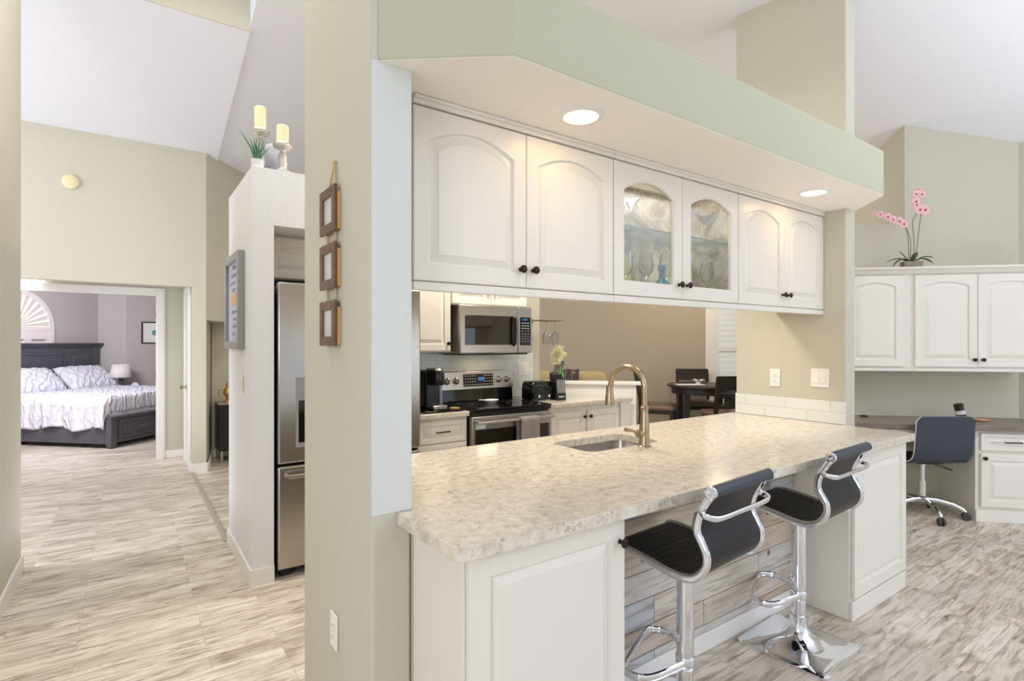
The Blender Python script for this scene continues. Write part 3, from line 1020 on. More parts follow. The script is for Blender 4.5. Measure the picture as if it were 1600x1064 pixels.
def wall_plate(name, label, cat, loc, rotz, w, h, rockers=0, outlet=False, group=None):
    """Plate on a wall; local front faces -Y."""
    t = thing(name, label, cat, loc, rotz, group)
    MB().box(-w / 2, w / 2, -0.006, 0, -h / 2, h / 2).build('plate', M['white_plastic'], t, bevel=0.003)
    if outlet:
        for s in (-1, 1):
            r = MB().box(-0.017, 0.017, -0.009, -0.006, s * 0.021 - 0.014, s * 0.021 + 0.014).build('receptacle', M['white_plastic'], t, bevel=0.002)
            MB().box(-0.008, -0.005, -0.0094, -0.009, s * 0.021 - 0.005, s * 0.021 + 0.006).box(0.005, 0.008, -0.0094, -0.009, s * 0.021 - 0.005, s * 0.021 + 0.006).build('slot', M['slot'], r)
    for k in range(rockers):
        cx = (k - (rockers - 1) / 2) * 0.046
        MB().box(cx - 0.017, cx + 0.017, -0.011, -0.006, -0.034, 0.034).build('rocker', M['white_plastic'], t, bevel=0.002)
    return t


wall_plate('outlet', 'white outlet on the right stub wall above the tiles', 'outlet', (3.784, 2.069, 1.197), -PI / 2, 0.075, 0.125, 0, True)
wall_plate('light_switch', 'white double rocker switch plate on the right stub wall', 'light switch', (3.784, 1.76, 1.212), -PI / 2, 0.118, 0.125, 2)
wall_plate('outlet', 'white outlet low on the left stub wall near the floor', 'outlet', (0.607, 1.955, 0.415), -PI / 2, 0.075, 0.125, 0, True)
wall_plate('light_switch', 'white switch on the side of the fridge enclosure wall', 'light switch', (0.599, 3.83, 1.18), -PI / 2, 0.075, 0.125, 1)

# ------------------------------------------------------------------ island base
def base_unit(label, x0, x1, y0, y1, knob_side, grp='base cabinets under the bar counter'):
    t = thing('base_cabinet', label, 'cabinet', ((x0 + x1) / 2, y0, 0), 0, grp)
    MB().box(x0, x1, y0 + 0.022, y1, 0.0, CZ0 - 0.001).build('body', M['cab'], t, world=True, bevel=0.004)
    MB().box(x0 - 0.002, x1 + 0.001, y0 + 0.006, y0 + 0.0215, 0.0, 0.10).build('plinth', M['cab'], t, world=True, bevel=0.004)
    d = panel_door(x1 - x0 - 0.02, CZ0 - 0.125, 0.0, 0.02, 0.065).xf(T(x0 + 0.01, y0, 0.115)).build('door', M['cab'], t, world=True, smooth=25)
    if knob_side:
        knob_mb(x1 - 0.035 if knob_side > 0 else x0 + 0.035, y0, 0.79).build('knob', M['bronze'], d, world=True)
    return t


base_unit('white base cabinet with raised panel door at the near end of the bar', 0.742, 1.365, 1.255, 1.592, 1)
base_unit('white base cabinet at the far end of the bar beside the office chair', 3.06, 3.755, 1.255, 1.592, 0)
o = MB().box(1.367, 3.058, 1.555, 1.575, 0.0, CZ0 - 0.001).build('shiplap_panel', M['shiplap'], smooth=0)
tag(o, 'weathered wood plank panel behind the stools under the bar', 'panel')
struct(MB().box(1.367, 3.058, 1.540, 1.554, 0, 0.085).build('baseboard_bar', M['trim'], bevel=0.004))
struct(MB().box(0.742, 3.78, 1.594, 1.66, 0, CZ0 - 0.001).build('wall_bar', M['wall'], smooth=0))

# ------------------------------------------------------------------ bar stools
def spline(pts, n=8):
    P = [Vector(p) for p in pts]
    P = [P[0] * 2 - P[1]] + P + [P[-1] * 2 - P[-2]]
    out = []
    for i in range(1, len(P) - 2):
        for k in range(n):
            u = k / n
            a, b, c, d = P[i - 1], P[i], P[i + 1], P[i + 2]
            out.append(0.5 * ((2 * b) + (c - a) * u + (2 * a - 5 * b + 4 * c - d) * u * u + (3 * b - a - 3 * c + d) * u ** 3))
    out.append(P[-2])
    return out


PROF = [(0, 0.205, 0.660), (0, 0.19, 0.678), (0, 0.12, 0.676), (0, 0.03, 0.664), (0, -0.05, 0.650), (0, -0.115, 0.648), (0, -0.165, 0.668), (0, -0.195, 0.708), (0, -0.198, 0.748), (0, -0.182, 0.783), (0, -0.163, 0.82), (0, -0.168, 0.865), (0, -0.19, 0.912), (0, -0.222, 0.958)]


def make_stool(label):
    t = thing('bar_stool', label, 'bar stool', (0, 0, 0), 0, 'bar stools at the counter')
    n = 64
    rings = []
    for k, (s, z) in enumerate([(0.205, 0.0), (0.205, 0.010), (0.200, 0.013), (0.165, 0.018), (0.12, 0.028), (0.08, 0.045), (0.055, 0.066), (0.042, 0.09), (0.037, 0.12), (0.036, 0.145)]):
        mixf = max(0.0, min(1.0, (k - 2) / 5.0))
        ring = []
        for i in range(n):
            a = 2 * PI * (i + 0.5) / n
            c, sn = math.cos(a), math.sin(a)
            sq = 1.0 / max(abs(c), abs(sn))
            r = s * (sq * (1 - mixf) + mixf)
            ring.append((r * c, r * sn, z))
        rings.append(ring)
    MB().loft(rings).build('base', M['chrome'], t, smooth=40)
    MB().lathe([(0.038, 0.14), (0.038, 0.15), (0.031, 0.152), (0.031, 0.225), (0.0325, 0.227), (0.0325, 0.60), (0.05, 0.612), (0.05, 0.628), (0, 0.628)], seg=32).build('column', M['chrome'], t)
    # footrest: D-shaped flat bar
    ca, sa = math.cos(math.radians(20)), math.sin(math.radians(20))
    loc = [(-0.034, 0.0), (-0.15, 0.065), (-0.19, 0.11), (-0.185, 0.16), (-0.14, 0.19), (0.12, 0.19), (0.16, 0.16), (0.165, 0.11), (0.13, 0.06), (0.034, 0.0)]
    fp = [Vector((ca * x - sa * y, sa * x + ca * y, 0.245)) for x, y in loc]
    fr = MB().tube(spline(fp, 6), 0.0125, 10, flat=(1.25, 0.7))
    fr.lathe([(0.0335, 0.222), (0.0355, 0.225), (0.0355, 0.265), (0.0335, 0.268)], seg=32, cap0=False, cap1=False)
    fr.build('footrest', M['chrome'], t)
    pr = spline(PROF, 10)
    # sling with fine cross ribs
    dist = [0.0]
    for a, b in zip(pr[:-1], pr[1:]):
        dist.append(dist[-1] + (b - a).length)
    fine = []
    N = 220
    Lt = dist[-1]
    j = 0
    for k in range(N + 1):
        s = Lt * k / N
        while j < len(dist) - 2 and dist[j + 1] < s:
            j += 1
        u = (s - dist[j]) / (dist[j + 1] - dist[j])
        p = pr[j].lerp(pr[j + 1], u)
        tg = (pr[j + 1] - pr[j]).normalized()
        nr = Vector((0, tg.z, -tg.y))
        if nr.z < 0 and s < 0.3:
            nr = -nr
        rib = 0.003 * (abs(math.sin(PI * s / 0.027)) ** 0.6) if s > 0.01 else 0
        fine.append((p, nr, rib))
    top, bot = [], []
    for p, nr, rib in fine:
        # keep one consistent side: seat top / backrest front
        top.append(p + nr * (0.004 + rib))
        bot.append(p - nr * 0.004)
    m = MB()
    rings = []
    for a, b in zip(top, bot):
        rings.append([(-0.178, a.y, a.z), (0.178, a.y, a.z), (0.178, b.y, b.z), (-0.178, b.y, b.z)])
    m.loft(rings)
    m.build('seat', M['leather'], t, smooth=50)
    for sx in (-1, 1):
        MB().tube([(sx * 0.188, p.y, p.z) for p in pr], 0.012, 10, up=(1, 0, 0), flat=(0.9, 1.25)).build('side_rail', M['chrome'], t)
    bb = MB().lathe([(0.0, -0.196), (0.019, -0.196), (0.0205, -0.19), (0.0205, 0.19), (0.019, 0.196), (0, 0.196)], axis='X', seg=24).xf(T(0, -0.222, 0.962)).build('top_bar', M['leather_blue'], t)
    for sx in (-1, 1):
        MB().lathe([(0.0, 0.0), (0.0215, 0), (0.0215, 0.01), (0.017, 0.014), (0.008, 0.0145), (0, 0.013)], axis='X', seg=24).xf(T(sx * 0.1965, -0.222, 0.962) @ Matrix.Scale(sx, 4, (1, 0, 0))).build('end_cap', M['chrome'], bb)
    MB().tube(spline([(-0.19, -0.176, 0.89), (-0.205, -0.20, 0.884), (-0.19, -0.228, 0.877), (-0.14, -0.235, 0.873), (0, -0.235, 0.873), (0.14, -0.235, 0.873), (0.19, -0.228, 0.877), (0.205, -0.20, 0.884), (0.19, -0.176, 0.89)], 6), 0.009, 10, flat=(1.2, 0.75)).build('handle_bar', M['chrome'], t)
    up = MB().box(-0.10, 0.10, -0.09, 0.09, 0.628, 0.638)
    up.tube([(-0.185, 0.06, 0.655), (-0.10, 0.06, 0.634), (0.10, 0.06, 0.634), (0.185, 0.06, 0.655)], 0.008, 8)
    up.tube([(-0.185, -0.09, 0.64), (-0.10, -0.07, 0.634), (0.10, -0.07, 0.634), (0.185, -0.09, 0.64)], 0.008, 8)
    up.build('seat_plate', M['plastic'], t)
    lv = MB().tube([(0.03, 0, 0.618), (0.12, -0.03, 0.612), (0.165, -0.045, 0.60)], 0.004, 8)
    lv.build('lever', M['chrome'], t)
    return t


st = make_stool('black and chrome bar stool nearest the camera by the near base cabinet')
st.location = (1.722, 1.292, 0)
st.rotation_euler = (0, 0, math.radians(4.5))
copy_thing(st, (2.62, 1.318, 0), math.radians(3), 'black and chrome bar stool beside the far end base cabinet')

# ------------------------------------------------------------------ kitchen: fridge
FY = 3.50
t = thing('refrigerator', 'stainless steel refrigerator with a water dispenser in the white enclosure', 'refrigerator', (1.215, 3.85, 0))
MB().box(0.745, 1.69, FY + 0.055, 4.22, 0.03, 1.80).build('body', M['plastic'], t, world=True, bevel=0.006)
dl = MB().box(0.742, 1.214, FY, FY + 0.05, 0.705, 1.82).build('door', M['steel'], t, world=True, bevel=0.012, seg=3)
dr = MB().box(1.220, 1.693, FY, FY + 0.05, 0.705, 1.82).build('door', M['steel'], t, world=True, bevel=0.012, seg=3)
fz = MB().box(0.742, 1.693, FY, FY + 0.05, 0.06, 0.69).build('freezer_drawer', M['steel'], t, world=True, bevel=0.012, seg=3)
for x, d in ((1.18, dl), (1.255, dr)):
    MB().tube([(x, FY, 0.85), (x, FY - 0.05, 0.88), (x, FY - 0.055, 1.3), (x, FY - 0.05, 1.70), (x, FY, 1.73)], 0.011, 10).build('handle', M['steel'], d, world=True)
MB().tube([(0.79, FY, 0.635), (0.80, FY - 0.05, 0.635), (1.2, FY - 0.055, 0.635), (1.63, FY - 0.05, 0.635), (1.64, FY, 0.635)], 0.014, 10).build('handle', M['steel'], fz, world=True)
dp = MB().box(0.845, 1.075, FY - 0.004, FY + 0.001, 0.80, 1.235).build('dispenser', M['grey_frame'], dl, world=True, bevel=0.002)
MB().box(0.862, 1.058, FY - 0.006, FY - 0.0035, 0.83, 1.09).box(0.93, 0.99, FY - 0.02, FY - 0.006, 1.03, 1.08).build('dispenser_bay', M['gloss_black'], dl, world=True)
for x in (0.80, 1.63):
    MB().box(x - 0.03, x + 0.03, FY + 0.06, FY + 0.12, 0, 0.03).build('foot', M['plastic'], t, world=True)

t = thing('wall_cabinet', 'white arched cabinet above the stainless refrigerator', 'cabinet', (1.22, 4.29, 1.87))
MB().box(0.724, 1.715, 3.822, 4.29, 1.87, 2.158).build('body', M['cab'], t, world=True)
for k in range(2):
    panel_door(0.485, 0.27, 0.05, 0.02, 0.05).xf(T(0.732 + k * 0.489, 3.80, 1.875)).build('door', M['cab'], t, world=True, smooth=25)

# ------------------------------------------------------------------ kitchen: back wall run
KY = 3.62
WY = 4.287


def base_cab(label, x0, x1, yf, drawers, doors, cut=None):
    t = thing('kitchen_cabinet', label, 'cabinet', ((x0 + x1) / 2, yf, 0))
    if cut:
        MB().prism([(x0, yf + 0.021), (x1, yf + 0.021), (x1, cut - x1), (cut - WY, WY), (x0, WY)], 0.0, 0.876).build('body', M['cab'], t, world=True)
    else:
        MB().box(x0, x1, yf + 0.021, WY, 0.10, 0.876).box(x0 + 0.01, x1 - 0.01, yf + 0.08, WY, 0.0, 0.10).build('body', M['cab'], t, world=True)
    wd = (x1 - x0) / max(1, doors)
    for z0, z1 in drawers:
        d = panel_door(x1 - x0 - 0.03, z1 - z0, 0, 0.02, 0.035).xf(T(x0 + 0.015, yf, z0)).build('drawer', M['cab'], t, world=True, smooth=25)
        c = (x0 + x1) / 2
        pull_mb(c - 0.055, c + 0.055, yf, (z0 + z1) / 2).build('pull', M['bronze'], d, world=True)
    for k in range(doors):
        d = panel_door(wd - 0.02, 0.70, 0, 0.02, 0.05).xf(T(x0 + 0.01 + k * wd, yf, 0.13)).build('door', M['cab'], t, world=True, smooth=25)
        kx = x0 + (k + 1) * wd - 0.035 if k % 2 == 0 else x0 + k * wd + 0.035
        knob_mb(kx, yf, 0.775).build('knob', M['bronze'], d, world=True)
    return t


base_cab('white kitchen drawer cabinet between the refrigerator and the range', 1.722, 2.165, KY + 0.02, [(0.69, 0.855), (0.42, 0.68), (0.12, 0.41)], 0)
o = MB().box(1.722, 2.168, KY, WY, 0.8775, 0.915).build('kitchen_counter', M['quartz'], bevel=0.005)
tag(o, 'short speckled quartz countertop left of the range under the coffee maker', 'countertop')
t = base_cab('white kitchen cabinet with two doors right of the range by the half wall', 2.99, 3.86, KY + 0.02, [], 2, HS - 0.02)
o = MB().prism([(2.985, KY), (4.02, KY), (3.385, 4.26), (3.385, WY), (2.985, WY)], 0.8775, 0.915).build('kitchen_counter', M['quartz'], bevel=0.005)
tag(o, 'speckled quartz countertop right of the range under the toaster', 'countertop')
o = MB().box(3.872, 4.01, KY + 0.022, KY + 0.06, 0.10, 0.876).build('filler_panel', M['cab'], bevel=0.003)
tag(o, 'narrow white filler panel between the two-door cabinet and the half wall', 'panel')

# cabinets above
t = thing('wall_cabinet', 'white wall cabinet hung left of the microwave above the coffee maker', 'cabinet', (1.97, WY, 1.37))
MB().box(1.722, 2.198, 3.991, WY, 1.37, 2.13).build('body', M['cab'], t, world=True)
d = panel_door(0.462, 0.74, 0.05, 0.02, 0.055).xf(T(1.73, 3.97, 1.38)).build('door', M['cab'], t, world=True, smooth=25)
knob_mb(2.163, 3.97, 1.44).build('knob', M['bronze'], d, world=True)
t = thing('wall_cabinet', 'white wall cabinet directly above the stainless microwave', 'cabinet', (2.62, WY, 1.768))
MB().box(2.202, 2.995, 3.991, WY, 1.768, 2.13).build('body', M['cab'], t, world=True)
for k in range(2):
    d = panel_door(0.388, 0.345, 0, 0.02, 0.055).xf(T(2.207 + k * 0.392, 3.97, 1.778)).build('door', M['cab'], t, world=True, smooth=25)
    knob_mb(2.207 + (0.355 if k == 0 else 0.425), 3.97, 1.90).build('knob', M['bronze'], d, world=True)

# microwave
t = thing('microwave', 'stainless steel over-the-range microwave with a dark window', 'microwave', (2.618, WY, 1.354))
MX0, MX1, MY, MZ0, MZ1 = 2.244, 2.992, 3.90, 1.354, 1.765
MB().box(MX0, MX1, MY + 0.021, WY, MZ0, MZ1).build('body', M['steel'], t, world=True, bevel=0.004)
xs = 2.835
dm = MB().box(MX0, xs - 0.002, MY, MY + 0.02, MZ0 + 0.004, MZ1).build('door', M['steel_h'], t, world=True, bevel=0.006)
MB().box(MX0 + 0.045, xs - 0.028, MY - 0.003, MY + 0.001, MZ0 + 0.075, MZ1 - 0.085).build('window', M['dark_glass'], dm, world=True, bevel=0.002)
MB().tube([(xs - 0.052, MY, MZ0 + 0.07), (xs - 0.052, MY - 0.035, MZ0 + 0.085), (xs - 0.052, MY - 0.04, MZ0 + 0.2), (xs - 0.052, MY - 0.035, MZ1 - 0.10), (xs - 0.052, MY, MZ1 - 0.085)], 0.011, 10).build('handle', M['gloss_black'], dm, world=True)
cp = MB().box(xs + 0.002, MX1, MY, MY + 0.02, MZ0 + 0.004, MZ1).build('control_panel', M['steel_h'], t, world=True, bevel=0.006)
MB().box(xs + 0.022, MX1 - 0.018, MY - 0.003, MY + 0.001, MZ0 + 0.07, MZ1 - 0.09).build('keypad', M['gloss_black'], cp, world=True, bevel=0.002)
MB().box(xs + 0.05, MX1 - 0.055, MY - 0.0045, MY - 0.003, MZ1 - 0.118, MZ1 - 0.104).build('clock_display', M['display'], cp, world=True)
m = MB()
for r in range(8):
    for c in range(3):
        w = 0.020 if r in (0, 1, 2) else 0.009
        x = xs + 0.048 + c * 0.031
        z = MZ1 - 0.142 - r * 0.0235
        m.box(x - w / 2, x + w / 2, MY - 0.0045, MY - 0.003, z - 0.003, z + 0.003)
m.build('lettering', M['legend'], cp, world=True, smooth=0)
MB().lathe([(0.0, -0.001), (0.008, -0.001), (0.008, 0), (0, 0)], axis='Y', seg=16).xf(T(2.55, MY, MZ1 - 0.04)).build('badge', M['grey_frame'], dm, world=True)
MB().box(MX0 + 0.03, MX1 - 0.03, MY + 0.03, WY - 0.03, MZ0 - 0.012, MZ0).build('vent_grille', M['plastic'], t, world=True)

lamp('cooktop_lamp', 'AREA', (0.0, -0.22, -0.016), 0.5, (1.0, 0.82, 0.56), 0.2, parent=t, shape='RECTANGLE', size_y=0.06)

# range
t = thing('range', 'stainless steel electric range with a black glass cooktop and towel', 'range', (2.58, KY, 0))
RX0, RX1, RY = 2.175, 2.975, 3.60
MB().box(RX0, RX1, RY + 0.04, WY - 0.012, 0.02, 0.88).build('body', M['plastic'], t, world=True, bevel=0.004)
MB().box(RX0 - 0.004, RX1 + 0.004, RY + 0.005, 4.18, 0.895, 0.925).box(RX0, RX1, RY + 0.01, 4.18, 0.88, 0.896).build('cooktop', M['gloss_black'], t, world=True, bevel=0.006)
bg_ = MB().loft([[(RX0 + 0.012, 4.17, 0.925), (RX1 - 0.005, 4.17, 0.925), (RX1 - 0.005, WY - 0.012, 0.925), (RX0 + 0.012, WY - 0.012, 0.925)],
                 [(RX0 + 0.012, 4.20, 1.19), (RX1 - 0.005, 4.20, 1.19), (RX1 - 0.005, WY - 0.012, 1.19), (RX0 + 0.012, WY - 0.012, 1.19)]]).build('backguard', M['gloss_black'], t, world=True, bevel=0.004)


def bgp(x, z, off):
    return (x, 4.17 + 0.03 * (z - 0.925) / 0.265 - off, z)


def bgbox(m, x0, x1, z0, z1, o0, o1):
    return m.loft([[bgp(x0, z0, o0), bgp(x1, z0, o0), bgp(x1, z1, o0), bgp(x0, z1, o0)], [bgp(x0, z0, o1), bgp(x1, z0, o1), bgp(x1, z1, o1), bgp(x0, z1, o1)]])


bgbox(MB(), RX0 + 0.012, RX1 - 0.005, 1.03, 1.19, -0.001, 0.02).build('control_panel', M['steel_h'], t, world=True, bevel=0.004)
kp = bgbox(MB(), 2.43, 2.745, 1.055, 1.165, 0.019, 0.0225).build('keypad', M['gloss_black'], t, world=True)
bgbox(MB(), 2.585, 2.645, 1.105, 1.135, 0.0224, 0.0235).build('clock_display', M['display'], kp, world=True)
m = MB()
for r in range(4):
    for c in range(12):
        if 5 <= c <= 7 and r < 3:
            continue
        x = 2.45 + c * 0.0252
        z = 1.149 - r * 0.026
        bgbox(MB(), x - 0.006, x + 0.006, z - 0.003, z + 0.003, 0.0224, 0.0235).build('button', M['legend'], kp, world=True, smooth=0)
for x in (2.265, 2.355, 2.81, 2.90):
    k = MB().lathe([(0, 0), (0.030, 0), (0.030, 0.006), (0.024, 0.010), (0.022, 0.03), (0.018, 0.034), (0, 0.034)], axis='Y', seg=24).xf(T(*bgp(x, 1.108, 0.02)) @ Matrix.Scale(-1, 4, (0, 1, 0))).build('burner_knob', M['steel'], t, world=True)
    p = bgp(x, 1.108, 0.055)
    MB().box(p[0] - 0.006, p[0] + 0.006, p[1] - 0.012, p[1] + 0.01, 1.086, 1.130).build('grip', M['grey_frame'], k, world=True, bevel=0.002)
dr = MB().box(RX0 + 0.002, RX1 - 0.002, RY, RY + 0.04, 0.235, 0.865).build('oven_door', M['steel_h'], t, world=True, bevel=0.005)
MB().box(RX0 + 0.03, RX1 - 0.03, RY - 0.004, RY + 0.001, 0.25, 0.765).build('oven_window', M['dark_glass'], dr, world=True, bevel=0.002)
MB().tube([(RX0 + 0.05, RY, 0.825), (RX0 + 0.05, RY - 0.05, 0.825)], 0.012, 10).tube([(RX1 - 0.05, RY, 0.825), (RX1 - 0.05, RY - 0.05, 0.825)], 0.012, 10).tube([(RX0 + 0.02, RY - 0.052, 0.825), (RX1 - 0.02, RY - 0.052, 0.825)], 0.0135, 14).build('oven_handle', M['steel_h'], dr, world=True)
MB().box(RX0 + 0.035, RX0 + 0.125, RY - 0.0015, RY, 0.772, 0.815).build('sticker', M['sticker'], dr, world=True)
MB().box(RX0 + 0.002, RX1 - 0.002, RY + 0.005, RY + 0.04, 0.05, 0.225).build('warming_drawer', M['steel_h'], t, world=True, bevel=0.005)
m = MB()
for x, y, r in ((2.37, 3.80, 0.10), (2.37, 4.03, 0.075), (2.78, 3.80, 0.115), (2.78, 4.03, 0.075)):
    m.lathe([(r, 0.9251), (r, 0.9256), (r - 0.003, 0.9256), (r - 0.003, 0.9251)], (x, y, 0), seg=40, cap0=False, cap1=False)
m.build('burner_rings', M['slot'], t, world=True)

# towel over the oven handle
TY = RY - 0.052


def towel_f(u, v):
    x = 2.60 + 0.185 * v
    L0 = 0.26
    s = u * 0.52
    wob = 0.006 * math.sin(v * 9 + u * 3) * min(1, abs(u - 0.5) * 3)
    if s < 0.24:
        return (x - 0.02, TY + 0.018 + wob * 0.4, 0.825 - (0.24 - s))
    if s < 0.29:
        a = PI * (s - 0.24) / 0.05
        return (x - 0.02 + 0.02 * (s - 0.24) / 0.05, TY + 0.018 * math.cos(a), 0.825 + 0.018 * math.sin(a))
    return (x, TY - 0.018 + wob - 0.004, 0.825 - (s - 0.29))


o = MB().grid(towel_f, 40, 14).build('dish_towel', M['towel'], solid=0.005, smooth=60)
tag(o, 'grey dish towel hanging over the oven door handle', 'towel')
t = thing('spoon_rest', 'small white spoon rest dish on the black cooktop', 'dish', (2.55, 3.90, 0.9262))
MB().lathe([(0, 0.0), (0.035, 0), (0.04, 0.004), (0.07, 0.03), (0.068, 0.032), (0.04, 0.010), (0, 0.008)], seg=28).xf(Matrix.Scale(0.75, 4, (0, 1, 0))).build('bowl', M['white_ceramic'], t)
MB().tube([(-0.06, 0, 0.028), (-0.09, 0, 0.034), (-0.125, 0, 0.036)], 0.012, 8, flat=(0.4, 1)).build('handle', M['white_ceramic'], t)

# coffee maker on its tray
o = MB().box(1.80, 2.14, 3.66, 4.06, 0.9155, 0.93).build('tray', M['gloss_black'], bevel=0.004)
tag(o, 'flat black tray under the coffee maker', 'tray')
t = thing('coffee_maker', 'black single-serve coffee maker next to the refrigerator', 'coffee maker', (1.955, 3.85, 0.9305))
MB().box(-0.066, 0.066, -0.02, 0.14, 0, 0.30).build('body', M['plastic'], t, bevel=0.02, seg=3)
MB().loft([[(0.066 * math.cos(a) * s, -0.05 + 0.11 * math.sin(a) * s, z) for a in [2 * PI * i / 28 for i in range(28)]] for z, s in ((0.19, 0.95), (0.21, 1.0), (0.285, 1.0), (0.305, 0.9))]).build('brew_head', M['plastic'], t)
MB().loft([[(0.062 * math.cos(a) * s, -0.05 + 0.105 * math.sin(a) * s, z) for a in [2 * PI * i / 28 for i in range(28)]] for z, s in ((0.305, 0.95), (0.318, 0.85), (0.32, 0.2))]).build('lid', M['steel'], t)
MB().box(-0.062, 0.062, -0.15, -0.02, 0, 0.035).build('drip_tray', M['steel'], t, bevel=0.008)
MB().box(0.0665, 0.10, 0.0, 0.13, 0.01, 0.25).build('water_tank', M['blue_grey'], t, bevel=0.01)
o = MB().lathe([(0, 0), (0.036, 0), (0.04, 0.006), (0.04, 0.008), (0.0, 0.008)], seg=24).xf(T(2.09, 3.72, 0.9305)).build('coaster', M['pine'])
tag(o, 'small round wooden coaster on the black tray', 'coaster')

# toaster
t = thing('toaster', 'glossy black two-slice toaster on the counter right of the range', 'toaster', (3.108, 3.975, 0.9155), math.radians(-2))
ring = lambda z, k, e: [(x * k, y * e, z) for x, y in rounded([(-0.125, -0.1, 0.05), (-0.125, 0.1, 0.05), (0.125, 0.1, 0.05), (0.125, -0.1, 0.05)], 6)]
MB().loft([ring(0.008, 0.96, 0.94), ring(0.02, 1.0, 1.0), ring(0.09, 1.0, 1.0), ring(0.145, 0.97, 0.96), ring(0.168, 0.9, 0.86), ring(0.175, 0.8, 0.7)]).build('body', M['gloss_black'], t, smooth=60)
for sx in (-0.058, 0.058):
    p = MB().box(sx - 0.036, sx + 0.036, -0.106, -0.098, 0.02, 0.14).build('lever_panel', M['plastic'], t, bevel=0.004)
    MB().box(sx - 0.028, sx + 0.028, -0.128, -0.106, 0.10, 0.113).build('lever', M['gloss_black'], p, bevel=0.004)
    MB().lathe([(0, 0), (0.014, 0), (0.013, 0.012), (0, 0.013)], axis='Y', seg=18).xf(T(sx, -0.106, 0.045) @ Matrix.Scale(-1, 4, (0, 1, 0))).build('dial', M['chrome'], p)
MB().box(-0.10, 0.10, -0.05, -0.015, 0.1752, 0.1765).box(-0.10, 0.10, 0.015, 0.05, 0.1752, 0.1765).build('slots', M['slot'], t)
for x in (-0.09, 0.09):
    MB().lathe([(0.012, 0), (0.012, 0.01)], (x, 0, 0), seg=12).build('foot', M['rubber'], t)

# knife block with knives, flower plume in a lime vase on the half wall
KB = (3.262, 3.845)
t = thing('knife_block', 'slanted black knife block beside the toaster', 'knife block', (KB[0], KB[1], 0.9155), math.radians(-10))
MB().loft([[(-0.05, -0.055, 0), (0.05, -0.055, 0), (0.05, 0.075, 0), (-0.05, 0.075, 0)], [(-0.05, -0.03, 0.20), (0.05, -0.03, 0.20), (0.05, 0.09, 0.255), (-0.05, 0.09, 0.255)]]).build('body', M['plastic'], t, bevel=0.006)
MB().box(-0.028, 0.028, -0.0535, -0.050, 0.03, 0.04).build('logo_bar', M['legend'], t)
for k in range(4):
    x = -0.032 + k * 0.0213
    MB().loft([[(x - 0.006, -0.0485, 0.07), (x + 0.006, -0.0485, 0.07), (x + 0.006, -0.044, 0.07), (x - 0.006, -0.044, 0.07)], [(x - 0.006, -0.0345, 0.19), (x + 0.006, -0.0345, 0.19), (x + 0.006, -0.030, 0.19), (x - 0.006, -0.030, 0.19)]]).build('steel_strip', M['steel'], t)
Kmat = WM[t.name]
first = None
for k in range(5):
    x, y, z = (-0.036 + k * 0.018, 0.012 + 0.015 * (k % 2), 0.227 + 0.006 * (k % 2))
    wp = Kmat @ Vector((x, y, z))
    if first is None:
        kt = thing('knife', 'steel-handled knife standing in the black knife block', 'knife', wp, math.radians(-10), 'knives in the knife block')
        MB().tube([(0, 0.0, 0.001), (0, -0.004, 0.03), (0, -0.008, 0.06), (0, -0.016, 0.098)], 0.008, 10, flat=(0.9, 1.1), rr=[0.007, 0.008, 0.0075, 0.010]).build('handle', M['steel'], kt)
        MB().lathe([(0.0095, 0.0), (0.0095, 0.006)], seg=12).build('bolster', M['plastic'], kt)
        first = kt
    else:
        copy_thing(first, wp, math.radians(-10), 'steel-handled knife standing in the black knife block', 'knives in the knife block')

VB = (3.56, 4.185, 1.0605)
o = MB().lathe([(0, 0), (0.045, 0), (0.05, 0.01), (0.046, 0.06), (0.03, 0.11), (0.022, 0.14), (0.026, 0.155), (0.022, 0.155), (0.0, 0.02)], seg=24).xf(T(*VB)).build('vase', M['lime'])
tag(o, 'lime green glass vase on the white half wall', 'vase')
t = thing('plume_bouquet', 'cream feathery plume with purple blossoms in the lime green vase', 'flowers', (VB[0], VB[1], VB[2] + 0.12))
m = MB()
for k in range(420):
    q = random.random()
    a, b = random.uniform(0, 2 * PI), random.uniform(-0.5, 1.1)
    x0, z0 = -0.045 + 0.05 * q * q, 0.05 + 0.14 * q
    L = random.uniform(0.045, 0.095) * (0.7 + 0.5 * q)
    dx_, dy_, dz_ = math.cos(a) * math.cos(b), math.sin(a) * math.cos(b), math.sin(b)
    m.tube([(x0, 0, z0), (x0 + L * 0.55 * dx_, L * 0.55 * dy_, z0 + L * 0.6 * dz_ + 0.006), (x0 + L * dx_, L * dy_, z0 + L * 0.9 * dz_)], 0.003, 4, rr=[0.003, 0.0026, 0.0006])
m.build('plume', M['plume'], t, smooth=60)
m = MB()
m.tube([(0, 0, -0.08), (-0.02, 0, 0.0), (-0.06, 0, 0.10)], 0.004, 6).tube([(0, 0, -0.08), (0.02, 0.01, 0.0), (0.03, 0, 0.05)], 0.003, 6)
m.build('stem', M['stem'], t)
m = MB()
for k in range(26):
    a, b, r = random.uniform(0, 2 * PI), random.uniform(-1, 1), 0.02
    m.ball((0.03 + r * math.cos(a) * math.sqrt(1 - b * b), r * math.sin(a) * math.sqrt(1 - b * b), 0.055 + r * 1.3 * b), 0.008, seg=8)
m.build('blossom', M['purple'], t)

